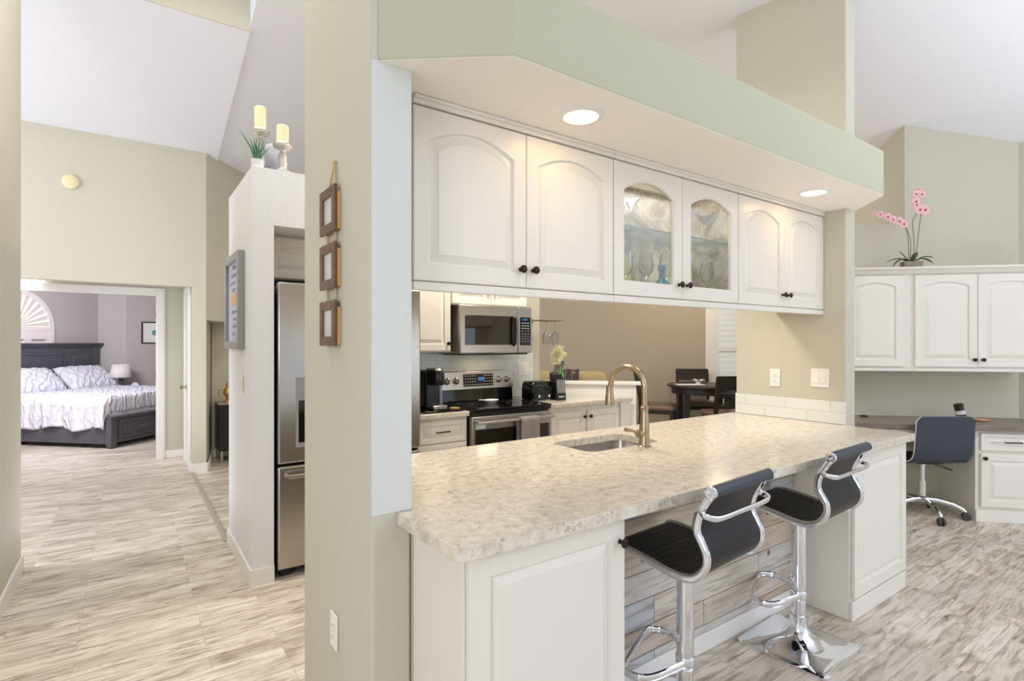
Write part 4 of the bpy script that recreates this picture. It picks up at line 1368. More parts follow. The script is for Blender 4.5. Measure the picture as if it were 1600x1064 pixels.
# outlet plate on backsplash, stemware rack on the wall end
wall_plate('light_switch', 'white double switch plate on the tiled wall above the toaster', 'light switch', (3.17, 4.287, 1.19), 0, 0.118, 0.125, 2)
t = thing('stemware_rack', 'brass stemware rack on the kitchen wall end right of the microwave', 'rack', (3.30, 4.10, 1.66))
m = MB()
for dy in (-0.09, -0.03, 0.03, 0.09):
    m.tube([(-0.08, dy, 0), (0.16, dy, 0)], 0.004, 8)
m.tube([(-0.08, -0.09, 0.004), (-0.08, 0.185, 0.004)], 0.004, 8).tube([(0.12, -0.09, 0.004), (0.12, 0.09, 0.004)], 0.004, 8)
m.build('rails', M['nickel'], t)
MB().box(-0.11, 0.0, 0.186, 0.199, -0.02, 0.03).tube([(-0.06, 0.188, 0.004), (-0.06, 0.09, 0.004)], 0.006, 8).build('bracket', M['nickel'], t)
for x, y, lb in ((3.32, 4.10, 'clear wine glass hanging upside down nearer the microwave end of the rack'), (3.43, 4.10, 'clear wine glass hanging upside down at the outer end of the rack')):
    g = MB().lathe(WG, seg=24, cap0=False, cap1=False).xf(Matrix.Rotation(PI, 4, 'X')).xf(T(x, y, 1.6545)).build('wine_glass', M['stemware'])
    tag(g, lb, 'glass', 'wine glasses on the hanging rack')

# ------------------------------------------------------------------ beyond the half wall: sofa, throw, dining set
AX = -PI / 4     # local +X along the diagonal wall to the right, local +Y into the wall
t = thing('sofa', 'tan upholstered sofa behind the white half wall', 'sofa', (4.42, 5.02, 0), AX)
MB().box(-0.75, 0.48, 0.0, 0.85, 0.08, 0.45).build('seat', M['tan_cloth'], t, bevel=0.05, seg=3)
for k, (a, b) in enumerate(((-0.74, -0.14), (-0.13, 0.47))):
    rg = []
    for z, s, yy in ((0.40, 1.0, 0.0), (0.9, 1.0, -0.03), (1.03, 0.97, -0.05), (1.085, 0.86, -0.06), (1.10, 0.6, -0.06)):
        c, h = (a + b) / 2, (b - a) / 2 * s
        rg.append([(c + x, yy + y * s, z) for x, y in rounded([(-h, -0.1, 0.05), (-h, 0.1, 0.05), (h, 0.1, 0.05), (h, -0.1, 0.05)], 5)])
    MB().loft(rg).build('back_cushion', M['tan_cloth'], t, smooth=60)
for x in (-0.86, 0.49):
    MB().box(x, x + 0.11, -0.05, 0.8, 0.08, 0.62).build('arm', M['tan_cloth'], t, bevel=0.04, seg=3)
o_x = WM[t.name]


def throw_f(u, v):
    x = -0.17 + 0.30 * v
    s = u
    r = 0.125 + 0.006 * math.sin(v * 14)
    a = PI * (u - 0.25) / 0.5
    if u < 0.25:
        return (x, -0.06 - r, 0.98 - (0.25 - u) * 1.4)
    if u > 0.75:
        return (x, -0.06 + r, 0.98 - (u - 0.75) * 1.4)
    return (x, -0.06 - r * math.cos(a), 0.98 + (r + 0.012) * math.sin(a))


o = MB().grid(throw_f, 40, 16).xf(o_x).build('throw_blanket', M['throw'], solid=0.012, smooth=60)
tag(o, 'dark brown striped throw blanket over the back of the tan sofa', 'blanket')
for k in range(3):
    v0 = 0.2 + 0.25 * k

    def band(u, v, v0=v0):
        p = Vector(throw_f(u, v0 + 0.06 * v))
        c = Vector((p.x, -0.06, 0.98))
        if 0.25 <= u <= 0.75:
            return p + (p - c).normalized() * 0.009
        return p + Vector((0, -0.009 if u < 0.25 else 0.009, 0))
    WMo = o_x
    MB().grid(band, 40, 2).xf(o_x).build('stripe', M['throw_stripe'], o, world=True, solid=0.002)

# dining table
DT = (6.0, 4.22)
t = thing('dining_table', 'round dark wood counter-height dining table by the shuttered window', 'table', (DT[0], DT[1], 0), AX)
MB().lathe([(0, 0.885), (0.44, 0.885), (0.455, 0.892), (0.455, 0.905), (0.44, 0.915), (0, 0.915)], seg=48).build('tabletop', M['espresso'], t)
MB().lathe([(0.36, 0.80), (0.395, 0.80), (0.40, 0.884), (0.36, 0.884)], seg=48, cap0=False, cap1=False).build('apron', M['espresso'], t)
for sx in (-1, 1):
    for sy in (-1, 1):
        MB().loft([[(sx * 0.26 + a * 0.03, sy * 0.26 + b * 0.03, 0) for a, b in ((-1, -1), (1, -1), (1, 1), (-1, 1))], [(sx * 0.24 + a * 0.04, sy * 0.24 + b * 0.04, 0.88) for a, b in ((-1, -1), (1, -1), (1, 1), (-1, 1))]]).build('leg', M['espresso'], t, bevel=0.004)
MB().box(-0.26, 0.26, -0.26, 0.26, 0.28, 0.30).build('lower_shelf', M['espresso'], t, bevel=0.004)


def dining_chair(label, loc, rz):
    """Counter chair, local front faces +Y, back at -Y."""
    t = thing('dining_chair', label, 'chair', loc, rz, 'dark counter chairs around the dining table')
    MB().loft([[(x * s, y * s, z) for x, y in rounded([(-0.22, -0.2, 0.03), (-0.235, 0.22, 0.07), (0.235, 0.22, 0.07), (0.22, -0.2, 0.03)], 5)] for z, s in ((0.60, 0.97), (0.615, 1.0), (0.64, 0.99), (0.655, 0.93))]).build('seat', M['brown_seat'], t, smooth=50)
    MB().box(-0.20, 0.20, -0.19, 0.19, 0.545, 0.60).build('seat_frame', M['espresso'], t)
    for sx in (-1, 1):
        MB().box(sx * 0.195 - 0.02, sx * 0.195 + 0.02, 0.155, 0.195, 0, 0.55).build('leg', M['espresso'], t, bevel=0.003)
        x = sx * 0.205
        MB().loft([[(x - 0.018, y - 0.022, z), (x + 0.018, y - 0.022, z), (x + 0.018, y + 0.022, z), (x - 0.018, y + 0.022, z)] for y, z in ((-0.24, 0.0), (-0.20, 0.55), (-0.21, 0.75), (-0.27, 1.06))]).build('leg', M['espresso'], t)

    def yb(z):
        return -0.21 - 0.06 * (z - 0.75) / 0.31
    bk = MB().loft([[(-0.22, yb(z) - d - 0.016, z), (0.22, yb(z) - d - 0.016, z), (0.22, yb(z) - d + 0.016, z), (-0.22, yb(z) - d + 0.016, z)] for z, d in ((0.915, 0), (0.96, 0.004), (1.02, 0.004), (1.075, 0))])
    bk.build('top_rail', M['espresso'], t, bevel=0.004)
    m = MB()
    for z in (0.72, 0.86):
        m.loft([[(-0.19, yb(z) - 0.012, z - 0.018), (0.19, yb(z) - 0.012, z - 0.018), (0.19, yb(z) + 0.012, z - 0.018), (-0.19, yb(z) + 0.012, z - 0.018)], [(-0.19, yb(z) - 0.012, z + 0.018), (0.19, yb(z) - 0.012, z + 0.018), (0.19, yb(z) + 0.012, z + 0.018), (-0.19, yb(z) + 0.012, z + 0.018)]])
    m.build('cross_rail', M['espresso'], t)
    m = MB()
    for sx in (-1, 1):
        m.tube([(sx * 0.15, yb(0.74), 0.735), (sx * 0.05, yb(0.79), 0.79), (sx * 0.15, yb(0.84), 0.845)], 0.010, 8)
    m.box(-0.035, 0.035, yb(0.79) - 0.008, yb(0.79) + 0.008, 0.736, 0.844)
    m.build('fretwork', M['espresso'], t)
    MB().box(-0.19, 0.19, -0.20, -0.18, 0.22, 0.25).box(-0.19, 0.19, 0.165, 0.185, 0.22, 0.25).box(-0.205, -0.185, -0.19, 0.17, 0.25, 0.28).box(0.185, 0.205, -0.19, 0.17, 0.25, 0.28).build('stretcher', M['espresso'], t)
    return t


def facing(a, b):
    return math.atan2(-(b[0] - a[0]), b[1] - a[1])


for lb, p, tw in (('dark counter chair in profile at the near left of the dining table', (5.60, 4.60), -0.25),
                  ('dark counter chair on the far side of the round dining table', (6.36, 4.60), 0),
                  ('dark counter chair with its back turned, in front of the dining table', (5.665, 3.69), 0)):
    dining_chair(lb, (p[0], p[1], 0), facing(p, DT) + tw)
o = MB().prism([(-0.17, -0.11), (0.17, -0.11), (0.17, 0.11), (-0.17, 0.11)], 0, 0.003).xf(T(5.80, 4.28, 0.9152) @ RZ(-0.6)).build('placemat', M['paper'])
tag(o, 'pale placemat lying on the dark dining table', 'placemat')
m = MB()
for k in range(5):
    a = k * 2 * PI / 5
    m.tube([(0, 0, 0.012), (0.04 * math.cos(a), 0.04 * math.sin(a), 0.04), (0.09 * math.cos(a), 0.09 * math.sin(a), 0.055)], 0.02, 8, flat=(0.3, 1), rr=[0.02, 0.03, 0.004])
m.lathe([(0, 0), (0.04, 0), (0.035, 0.02), (0, 0.02)], seg=18)
o = m.xf(T(6.05, 4.33, 0.9152)).build('napkin', M['paper'], smooth=60)
tag(o, 'folded white napkin standing on the dining table', 'napkin')

# shuttered window on the dining wall
wt = thing('window_1', 'white plantation shutters over the dining window', 'window', (7.63, DS - 7.63 - 0.02, 0.55), AX)
wt['kind'] = 'structure'
wx0, wx1 = -1.10, 0.9
MB().box(wx0 - 0.05, wx0 + 0.09, -0.03, 0.10, 0, 1.66).box(wx1 - 0.09, wx1, -0.03, 0.0, 0, 1.66).box(wx0, wx1, -0.03, 0, 1.66, 1.75).box(wx0, wx1, -0.04, 0, -0.05, 0.0).build('window_frame', M['trim'], wt, bevel=0.004)
npan = 3
pw = (wx1 - wx0 - 0.18) / npan
for k in range(npan):
    x0 = wx0 + 0.09 + k * pw
    m = MB()
    fw = 0.04
    m.box(x0, x0 + fw, -0.025, 0.005, 0, 1.66).box(x0 + pw - fw, x0 + pw, -0.025, 0.005, 0, 1.66)
    for za, zb_ in ((0, 0.06), (0.77, 0.84), (1.61, 1.66)):
        m.box(x0 + fw, x0 + pw - fw, -0.025, 0.005, za, zb_)
    sh = m.build('shutter_panel', M['shutter'], wt, bevel=0.002)
    lv = MB()
    for za, zb_ in ((0.06, 0.77), (0.84, 1.61)):
        n = int((zb_ - za) / 0.075)
        for j in range(n):
            zc_ = za + (j + 0.5) * (zb_ - za) / n
            lv.loft([[(x, -0.01 + y * math.cos(1.3) - z * math.sin(1.3), zc_ + y * math.sin(1.3) + z * math.cos(1.3)) for y, z in ((-0.042, 0), (0, -0.005), (0.042, 0), (0, 0.005))] for x in (x0 + fw, x0 + pw - fw)])
        lv.box(x0 + pw / 2 - 0.006, x0 + pw / 2 + 0.006, -0.058, -0.046, za + 0.02, zb_ - 0.02)
    lv.build('louvers', M['shutter'], sh)
MB().box(wx0 + 0.05, wx1 - 0.05, 0.07, 0.075, 0, 1.68).build('pane', M['daylight'], wt)

# ------------------------------------------------------------------ desk nook
DM = T(5.73, S - 5.73, 0) @ RZ(AX)      # local origin on the diagonal wall where the return starts; -Y towards the room


def deskthing(name, label, cat, x, y, z, rz=0.0, group=None):
    p = DM @ Vector((x, y, z))
    return thing(name, label, cat, p, AX + rz, group)


# along-wall extents: wall end at x=-1.24 (kitchen side) .. 0.905 (right corner)
t = deskthing('desk', 'built-in grey-brown wooden desk against the diagonal wall', 'desk', 0, -0.001, 0)
MB().loft([[(-1.20, 0, z), (0.90, 0, z), (0.90, -0.54, z), (-1.20, -0.54, z)] for z in (0.742, 0.785)]).build('desktop', M['desk_top'], t, bevel=0.004)
MB().box(-1.18, 0.26, -0.50, -0.48, 0.64, 0.741).build('apron', M['cab'], t, bevel=0.003)
MB().box(-1.20, -1.17, -0.48, 0.0, 0, 0.741).build('side_panel', M['cab'], t)
d = panel_door(0.42, 0.10, 0, 0.02, 0.025).xf(T(-0.40, -0.52, 0.636)).build('drawer', M['cab'], t, smooth=25)
t = deskthing('desk_cabinet', 'white base cabinet with drawer and door under the right end of the desk', 'cabinet', 0.48, -0.001, 0)
bx0, bx1 = -0.20, 0.415
MB().box(bx0, bx1, -0.478, 0, 0.0, 0.74).build('body', M['cab'], t)
MB().box(bx0 - 0.001, bx1, -0.49, -0.4785, 0, 0.10).build('plinth', M['cab'], t, bevel=0.004)
d = panel_door(0.47, 0.14, 0, 0.02, 0.03).xf(T(bx0 + 0.03, -0.50, 0.58)).build('drawer', M['cab'], t, smooth=25)
pull_mb(bx0 + 0.20, bx0 + 0.31, -0.50, 0.65).build('pull', M['bronze'], d)
d = panel_door(0.47, 0.43, 0, 0.02, 0.055).xf(T(bx0 + 0.03, -0.50, 0.125)).build('door', M['cab'], t, smooth=25)
knob_mb(bx0 + 0.05, -0.50, 0.52).build('knob', M['bronze'], d)

# upper cabinets over the desk: two units with a shared look, crown on each
for lb, x0, x1, nd in (('white wall cabinet with one arched door over the desk, partly behind the stub wall', -0.78, -0.102, 1), ('white wall cabinet with a pair of arched doors over the desk under the orchid', -0.10, 0.868, 2)):
    t = deskthing('desk_wall_cabinet', lb, 'cabinet', 0, -0.001, 1.22, 0, 'wall cabinets over the desk')
    MB().box(x0, x1, -0.31, 0, 0.012, 0.83).build('body', M['cab'], t)
    MB().box(x0, x1 + (0.02 if nd == 2 else 0), -0.345, 0.0, -0.015, 0.011).build('light_rail', M['cab'], t, bevel=0.004)
    xe = x1 + (0.035 if nd == 2 else 0)
    MB().loft([[(x0, -0.33, 0.812), (x1, -0.33, 0.812), (x1, 0, 0.812), (x0, 0, 0.812)], [(x0, -0.34, 0.83), (x1 + (0.01 if nd == 2 else 0), -0.34, 0.83), (x1 + (0.01 if nd == 2 else 0), 0, 0.83), (x0, 0, 0.83)], [(x0, -0.365, 0.855), (xe, -0.365, 0.855), (xe, 0, 0.855), (x0, 0, 0.855)], [(x0, -0.365, 0.868), (xe, -0.365, 0.868), (xe, 0, 0.868), (x0, 0, 0.868)]]).build('crown', M['cab'], t)
    if nd == 1:
        spans = [(x1 - 0.50, x1 - 0.065)]
    else:
        spans = [(x0 + 0.02, x0 + 0.487), (x0 + 0.491, x1 - 0.004)]
    for k, (a, b) in enumerate(spans):
        d = panel_door(b - a, 0.775, 0.035, 0.02, 0.06).xf(T(a, -0.331, 0.025)).build('door', M['cab'], t, smooth=25)
        if nd == 2:
            knob_mb(b - 0.03 if k == 0 else a + 0.03, -0.331, 0.085).build('knob', M['bronze'], d)

# orchid on the cabinet crown
t = deskthing('potted_orchid', 'pink orchid in a low stone pot on the desk wall cabinets', 'plant', -0.065, -0.24, 2.089)
MB().loft([[(0.075 * s * c[0], 0.05 * s * c[1], z) for c in rounded([(-1, -1, 0.3), (-1, 1, 0.3), (1, 1, 0.3), (1, -1, 0.3)], 4)] for z, s in ((0, 0.9), (0.055, 1.0), (0.055, 0.9), (0.045, 0.88))]).build('pot', M['pot'], t)
for a, L, dr in ((0.1, 0.17, 0.03), (0.9, 0.12, -0.05), (2.2, 0.12, -0.06), (3.05, 0.19, 0.02), (3.5, 0.17, 0.05), (5.9, 0.16, 0.0), (4.8, 0.10, -0.03)):
    pts = [(0, 0, 0.045), (math.cos(a) * L * 0.45, math.sin(a) * L * 0.3, 0.09 - dr * 0.2), (math.cos(a) * L * 0.8, math.sin(a) * L * 0.5, 0.095 - dr * 0.8), (math.cos(a) * L * 1.05, math.sin(a) * L * 0.6, 0.08 - dr * 1.4)]
    MB().tube(spline(pts, 4), 0.02, 8, flat=(0.2, 1.0), rr=[0.008, 0.012, 0.016, 0.02, 0.022, 0.022, 0.022, 0.02, 0.018, 0.015, 0.011, 0.006, 0.002]).build('leaf', M['orchid_leaf'], t)
stems = [[(-0.02, 0, 0.05), (-0.025, 0, 0.25), (-0.05, 0, 0.38), (-0.10, 0, 0.42), (-0.20, 0, 0.47), (-0.30, 0, 0.50)],
         [(-0.01, 0, 0.05), (-0.005, 0, 0.22), (-0.03, 0, 0.33), (-0.07, 0, 0.385)],
         [(0.02, 0, 0.05), (0.02, 0, 0.25), (0.01, 0, 0.40), (0.04, 0, 0.48), (0.055, 0, 0.60), (0.05, 0, 0.66)],
         [(0.03, 0, 0.05), (0.05, 0, 0.25), (0.07, 0, 0.42), (0.075, 0, 0.50)]]
for p in stems:
    MB().tube(spline(p, 6), 0.0035, 6).build('stem', M['stem'], t)
fl = [(-0.065, 0.385, .036), (-0.10, 0.41, .034), (-0.15, 0.425, .032), (-0.19, 0.45, .034), (-0.25, 0.475, .028), (0.06, 0.505, .04), (0.10, 0.50, .042), (0.03, 0.575, .036), (0.035, 0.545, .03), (0.03, 0.64, .032), (0.075, 0.635, .032), (0.05, 0.68, .02), (-0.29, 0.495, .016)]
for i, (x, z, r) in enumerate(fl):
    m = MB()
    ph = random.uniform(0, 1)
    r *= 1.15
    for k in range(5):
        a = ph + k * 2 * PI / 5
        wd = 0.55 if k % 2 else 0.42
        m.tube([(x, -0.012, z), (x + 0.35 * r * math.cos(a), -0.016, z + 0.35 * r * math.sin(a)), (x + 0.7 * r * math.cos(a), -0.016, z + 0.7 * r * math.sin(a)), (x + r * math.cos(a), -0.008, z + r * math.sin(a))], r * wd, 8, flat=(0.12, 1), up=(0, 1, 0), rr=[r * 0.15, r * wd, r * wd, r * 0.12])
    fo = m.build('flower', M['orchid'], t, smooth=60)
    MB().ball((x, -0.022, z - r * 0.12), r * 0.17, (1, 1, 1.3), 10).build('lip', M['orchid_lip'], fo)

# small golf bag ornament and tan dish on the desk
t = deskthing('golf_bag_ornament', 'small black and silver golf bag figurine standing on the desk', 'ornament', 0.33, -0.22, 0.7855)
MB().lathe([(0, 0), (0.05, 0), (0.05, 0.012), (0, 0.012)], seg=24).build('base', M['pot'], t)
bg2 = MB().lathe([(0, 0.012), (0.03, 0.012), (0.036, 0.03), (0.033, 0.10), (0.036, 0.135), (0.03, 0.14), (0, 0.13)], seg=20).xf(Matrix.Rotation(math.radians(-12), 4, 'Y')).xf(T(0.005, 0, 0.002)).build('bag', M['golf_bag'], t)
MB().lathe([(0.037, 0.05), (0.036, 0.085)], seg=20, cap0=False, cap1=False).xf(Matrix.Rotation(math.radians(-12), 4, 'Y')).xf(T(0.005, -0.001, 0.002)).build('pocket', M['legend'], bg2)
for k in range(4):
    x = -0.038 + 0.012 * k
    MB().tube([(x, 0.006 * (k % 2), 0.13), (x - 0.008, 0.006 * (k % 2), 0.18), (x - 0.02, 0.004, 0.187)], 0.003, 6, rr=[0.002, 0.002, 0.005]).build('club', M['steel'], t)
o = MB().lathe([(0, 0), (0.045, 0), (0.06, 0.012), (0.057, 0.013), (0.04, 0.004), (0, 0.004)], seg=24).xf(T(*(DM @ Vector((0.47, -0.24, 0.7855))))).build('dish', M['peach'])
tag(o, 'small shallow tan dish lying on the desk by the golf bag figurine', 'dish')
o = MB().box(-0.03, 0.03, -0.02, 0.02, 0, 0.012).xf(T(*(DM @ Vector((-0.38, -0.10, 0.7855)))) @ RZ(AX)).build('cable_grommet', M['plastic'], bevel=0.004)
tag(o, 'small black cable grommet at the back of the desk', 'grommet')

# office chair
t = thing('office_chair', 'charcoal swivel office chair on a chrome star base at the desk', 'office chair', (5.45, 1.71, 0), math.radians(-36))
for k in range(5):
    a = 2 * PI * k / 5 + math.radians(-30)
    c, s = math.cos(a), math.sin(a)
    lg = MB().tube([(c * 0.02, s * 0.02, 0.135), (c * 0.10, s * 0.10, 0.135), (c * 0.20, s * 0.20, 0.115), (c * 0.265, s * 0.265, 0.085), (c * 0.28, s * 0.28, 0.066)], 0.016, 10, rr=[0.022, 0.02, 0.017, 0.015, 0.013]).build('base_leg', M['chrome'], t)
    cx, cy = c * 0.285, s * 0.285
    m = MB()
    for o_ in (-0.014, 0.014):
        ca2, sa2 = -s, c
        mm = MB().lathe([(0.0, -0.009), (0.026, -0.009), (0.031, -0.004), (0.031, 0.004), (0.026, 0.009), (0, 0.009)], axis='X', seg=18)
        mm.xf(T(cx, cy, 0.0315) @ RZ(a + PI / 2) @ T(o_, 0.0, 0))
        tmp = bpy.data.meshes.new('tmp')
        mm.bm.to_mesh(tmp)
        m.bm.from_mesh(tmp)
        bpy.data.meshes.remove(tmp)
        mm.bm.free()
    m.build('caster', M['rubber'], lg)
MB().lathe([(0.03, 0.115), (0.038, 0.12), (0.038, 0.155), (0.03, 0.16), (0.027, 0.162), (0.027, 0.285), (0.029, 0.287), (0.029, 0.293), (0.018, 0.295), (0.018, 0.42), (0.03, 0.425), (0.03, 0.445), (0, 0.445)], seg=28).build('column', M['chrome'], t)
MB().box(-0.1, 0.1, -0.1, 0.1, 0.445, 0.462).build('mechanism', M['plastic'], t, bevel=0.006)
MB().tube([(0.03, 0.0, 0.45), (0.14, -0.03, 0.41), (0.17, -0.04, 0.40)], 0.004, 8).tube([(0.16, -0.037, 0.404), (0.21, -0.05, 0.388)], 0.007, 8).build('lever', M['plastic'], t)
CP = [(0, 0.22, 0.455), (0, 0.20, 0.480), (0, 0.10, 0.482), (0, -0.02, 0.474), (0, -0.12, 0.476), (0, -0.185, 0.505), (0, -0.215, 0.565), (0, -0.228, 0.66), (0, -0.238, 0.76), (0, -0.25, 0.86)]
cp_ = spline(CP, 8)


def shell(off, th, hw):
    rings = []
    L = len(cp_)
    for i, p in enumerate(cp_):
        tg = (cp_[min(i + 1, L - 1)] - cp_[max(i - 1, 0)]).normalized()
        nr = Vector((0, tg.z, -tg.y))
        e = min(i, L - 1 - i)
        w = hw - 0.035 * max(0, 1 - e / 4.0) ** 2
        a, b = p + nr * (off + th), p + nr * off
        rings.append([(-w, a.y, a.z), (-w * 0.5, a.y, a.z), (w * 0.5, a.y, a.z), (w, a.y, a.z), (w, b.y, b.z), (w * 0.5, b.y, b.z), (-w * 0.5, b.y, b.z), (-w, b.y, b.z)])
    return MB().loft(rings)


shell(0.004, 0.012, 0.222).build('seat', M['leather'], t, smooth=50, bevel=0.003)
shell(-0.003, 0.006, 0.232).build('shell_edge', M['trim'], t, smooth=50)
shell(-0.014, 0.010, 0.226).build('backrest', M['leather_blue'], t, smooth=50, bevel=0.003)

# ------------------------------------------------------------------ left: wall hangings and enclosure top
t = thing('hanging_photo_frames', 'three walnut photo frames hanging in a column on jute rope', 'picture frames', (0.608, 2.0, 1.435))
m = MB()
ys = (1.925, 2.02)
for y in ys:
    m.tube([(0.600, 1.935, 2.085), (0.600, y, 1.99)], 0.0035, 8).tube([(0.600, y, 1.99), (0.600, y, 1.50)], 0.0035, 8)
m.ball((0.599, 1.935, 2.09), 0.008, seg=10)
m.build('rope', M['rope'], t, world=True)
for z0 in (1.842, 1.642, 1.437):
    y0, y1, h = 1.886, 2.062, 0.162
    MB().box(0.5946, 0.6065, y0 + 0.002, y1 - 0.02, z0 + 0.006, z0 + h - 0.024).build('frame_box', M['pine'], t, world=True)
    fm = MB()
    b = 0.034
    fm.box(0.582, 0.5945, y0, y0 + b, z0, z0 + h).box(0.582, 0.5945, y1 - b, y1, z0, z0 + h).box(0.582, 0.5945, y0 + b, y1 - b, z0, z0 + b).box(0.582, 0.5945, y0 + b, y1 - b, z0 + h - b, z0 + h)
    fo = fm.build('photo_frame', M['frame_wood'], t, world=True, bevel=0.003)
    MB().box(0.590, 0.5945, y0 + b, y1 - b, z0 + b, z0 + h - b).build('photo_insert', M['photo'], fo, world=True)

t = thing('framed_art', 'tall grey-framed lavender painting on the side of the fridge enclosure', 'picture', (0.60, 4.04, 1.405))
fm = MB()
b = 0.05
y0, y1, z0, z1 = 3.755, 4.325, 1.405, 2.035
fm.box(0.56, 0.599, y0, y0 + b, z0, z1).box(0.56, 0.599, y1 - b, y1, z0, z1).box(0.56, 0.599, y0 + b, y1 - b, z0, z0 + b).box(0.56, 0.599, y0 + b, y1 - b, z1 - b, z1)
fm.build('frame', M['grey_frame'], t, world=True, bevel=0.004)
art = MB().box(0.58, 0.598, y0 + b, y1 - b, z0 + b, z1 - b).build('canvas', M['art'], t, world=True)
MB().box(0.577, 0.5795, 3.95, 4.13, 1.70, 1.78).build('orange_patch', M['peach'], art, world=True)
for k in range(9):
    z = min(1.50 + k * 0.048 + (0.1 if k > 3 else 0), 1.95)
    MB().box(0.5775, 0.5795, 3.90 + random.uniform(0, 0.1), 4.05 + random.uniform(0, 0.15), z, z + 0.018).build('brush_mark', M['blue_grey'], art, world=True)

EZ = 2.5


def candle_holder(label, x, y, h, cw, ch):
    t = thing('candle_holder', label, 'candle holder', (x, y, EZ + 0.0005), 0, 'silver candle holders on the fridge enclosure')
    MB().lathe([(0, 0), (0.045, 0), (0.048, 0.012), (0.03, 0.02), (0.024, 0.03), (0.026, 0.05), (0.026, h - 0.07), (0.016, h - 0.055), (0.02, h - 0.04), (0.055, h - 0.025), (0.058, h - 0.01), (0.05, h), (0, h)], seg=28).build('pedestal', M['silver_mosaic'], t)
    c = thing('pillar_candle', 'cream pillar candle on the ' + label.split(' standing')[0], 'candle', (x, y, EZ + 0.001 + h), 0, 'cream pillar candles')
    MB().lathe([(0, 0), (cw, 0), (cw, ch - 0.004), (cw - 0.004, ch), (cw - 0.012, ch - 0.006), (0, ch - 0.008)], seg=28).build('wax', M['candle'], c)
    MB().tube([(0, 0, ch - 0.01), (0.001, 0, ch + 0.008)], 0.0015, 6).build('wick', M['slot'], c)


candle_holder('taller silver candle holder standing behind the aloe', 0.668, 3.635, 0.265, 0.034, 0.14)
candle_holder('shorter silver candle holder standing nearest the left stub wall', 0.785, 3.57, 0.185, 0.036, 0.11)
t = thing('potted_aloe', 'spiky green aloe in a white pot on the fridge enclosure', 'plant', (0.638, 3.56, EZ + 0.0005))
t.location = (0.636, 3.555, EZ + 0.0005)
WM[t.name] = T(0.636, 3.555, EZ + 0.0005)
MB().lathe([(0, 0), (0.026, 0), (0.034, 0.012), (0.037, 0.05), (0.033, 0.05), (0.031, 0.04), (0, 0.038)], seg=28).build('pot', M['white_ceramic'], t)
for k, (a, ln, sp) in enumerate([(0.2, 0.14, 0.055), (0.9, 0.15, 0.03), (1.8, 0.16, 0.02), (2.7, 0.15, 0.045), (3.3, 0.18, 0.10), (4.0, 0.12, 0.035), (4.9, 0.13, 0.03), (5.6, 0.15, 0.05), (3.0, 0.16, 0.02), (0.0, 0.11, 0.075)]):
    MB().tube([(0.008 * math.cos(a), 0.008 * math.sin(a), 0.036), (sp * 0.35 * math.cos(a), sp * 0.3 * math.sin(a), 0.036 + ln * 0.45), (sp * math.cos(a), sp * 0.6 * math.sin(a), 0.036 + ln)], 0.008, 8, flat=(0.6, 1.0), rr=[0.009, 0.009, 0.001]).build('leaf', M['aloe'], t)
o = MB().lathe([(0.001, -0.02), (0.09, -0.018), (0.105, 0.0), (0.09, 0.018), (0.001, 0.02)], axis='Y', seg=36).xf(Matrix.Diagonal((0.8, 1, 1.15, 1))).xf(Matrix.Rotation(math.radians(-12), 4, 'X')).xf(T(0.765, 3.73, EZ + 0.121)).build('stone_disc', M['slate'], smooth=50)
tag(o, 'rounded grey stone plaque leaning behind the aloe', 'ornament')

# smoke detector on the hall wall
o = MB().lathe([(0, 0), (0.07, 0), (0.07, 0.02), (0.058, 0.03), (0.03, 0.033), (0.028, 0.036), (0, 0.036)], axis='Y', seg=32).xf(Matrix.Scale(-1, 4, (0, 1, 0))).xf(T(-0.467, 6.949, 3.05)).build('smoke_detector', M['smoke'])
tag(o, 'round cream smoke detector high on the hall wall', 'smoke detector')

# console in the niche
t = thing('console_cabinet', 'black console cabinet on metal legs in the hall niche', 'cabinet', (1.4, 7.5, 0))
MB().box(0.89, 1.95, 7.30, 7.70, 0.14, 0.70).build('body', M['plastic'], t, world=True, bevel=0.005)
MB().box(0.88, 1.96, 7.29, 7.705, 0.70, 0.715).build('top', M['grey_frame'], t, world=True, bevel=0.003)
for x, y in ((0.92, 7.33), (1.92, 7.33), (0.92, 7.67), (1.92, 7.67)):
    MB().lathe([(0.018, 0), (0.018, 0.14)], (x, y, 0), seg=14).build('leg', M['steel'], t, world=True)
t = thing('gold_ornament', 'antique gold figurine on the black hall console', 'ornament', (1.0, 7.42, 0.7155))
MB().lathe([(0, 0), (0.05, 0), (0.045, 0.02), (0.02, 0.035), (0.03, 0.07), (0.055, 0.11), (0.05, 0.16), (0.025, 0.19), (0.03, 0.22), (0.012, 0.25), (0, 0.25)], seg=20).build('body', M['gold'], t)
MB().tube(spline([(0.04, 0, 0.15), (0.09, 0, 0.17), (0.10, 0, 0.10), (0.06, 0, 0.05)], 5), 0.008, 8).tube(spline([(-0.04, 0, 0.15), (-0.09, 0, 0.17), (-0.10, 0, 0.10), (-0.06, 0, 0.05)], 5), 0.008, 8).build('scrolls', M['gold'], t)

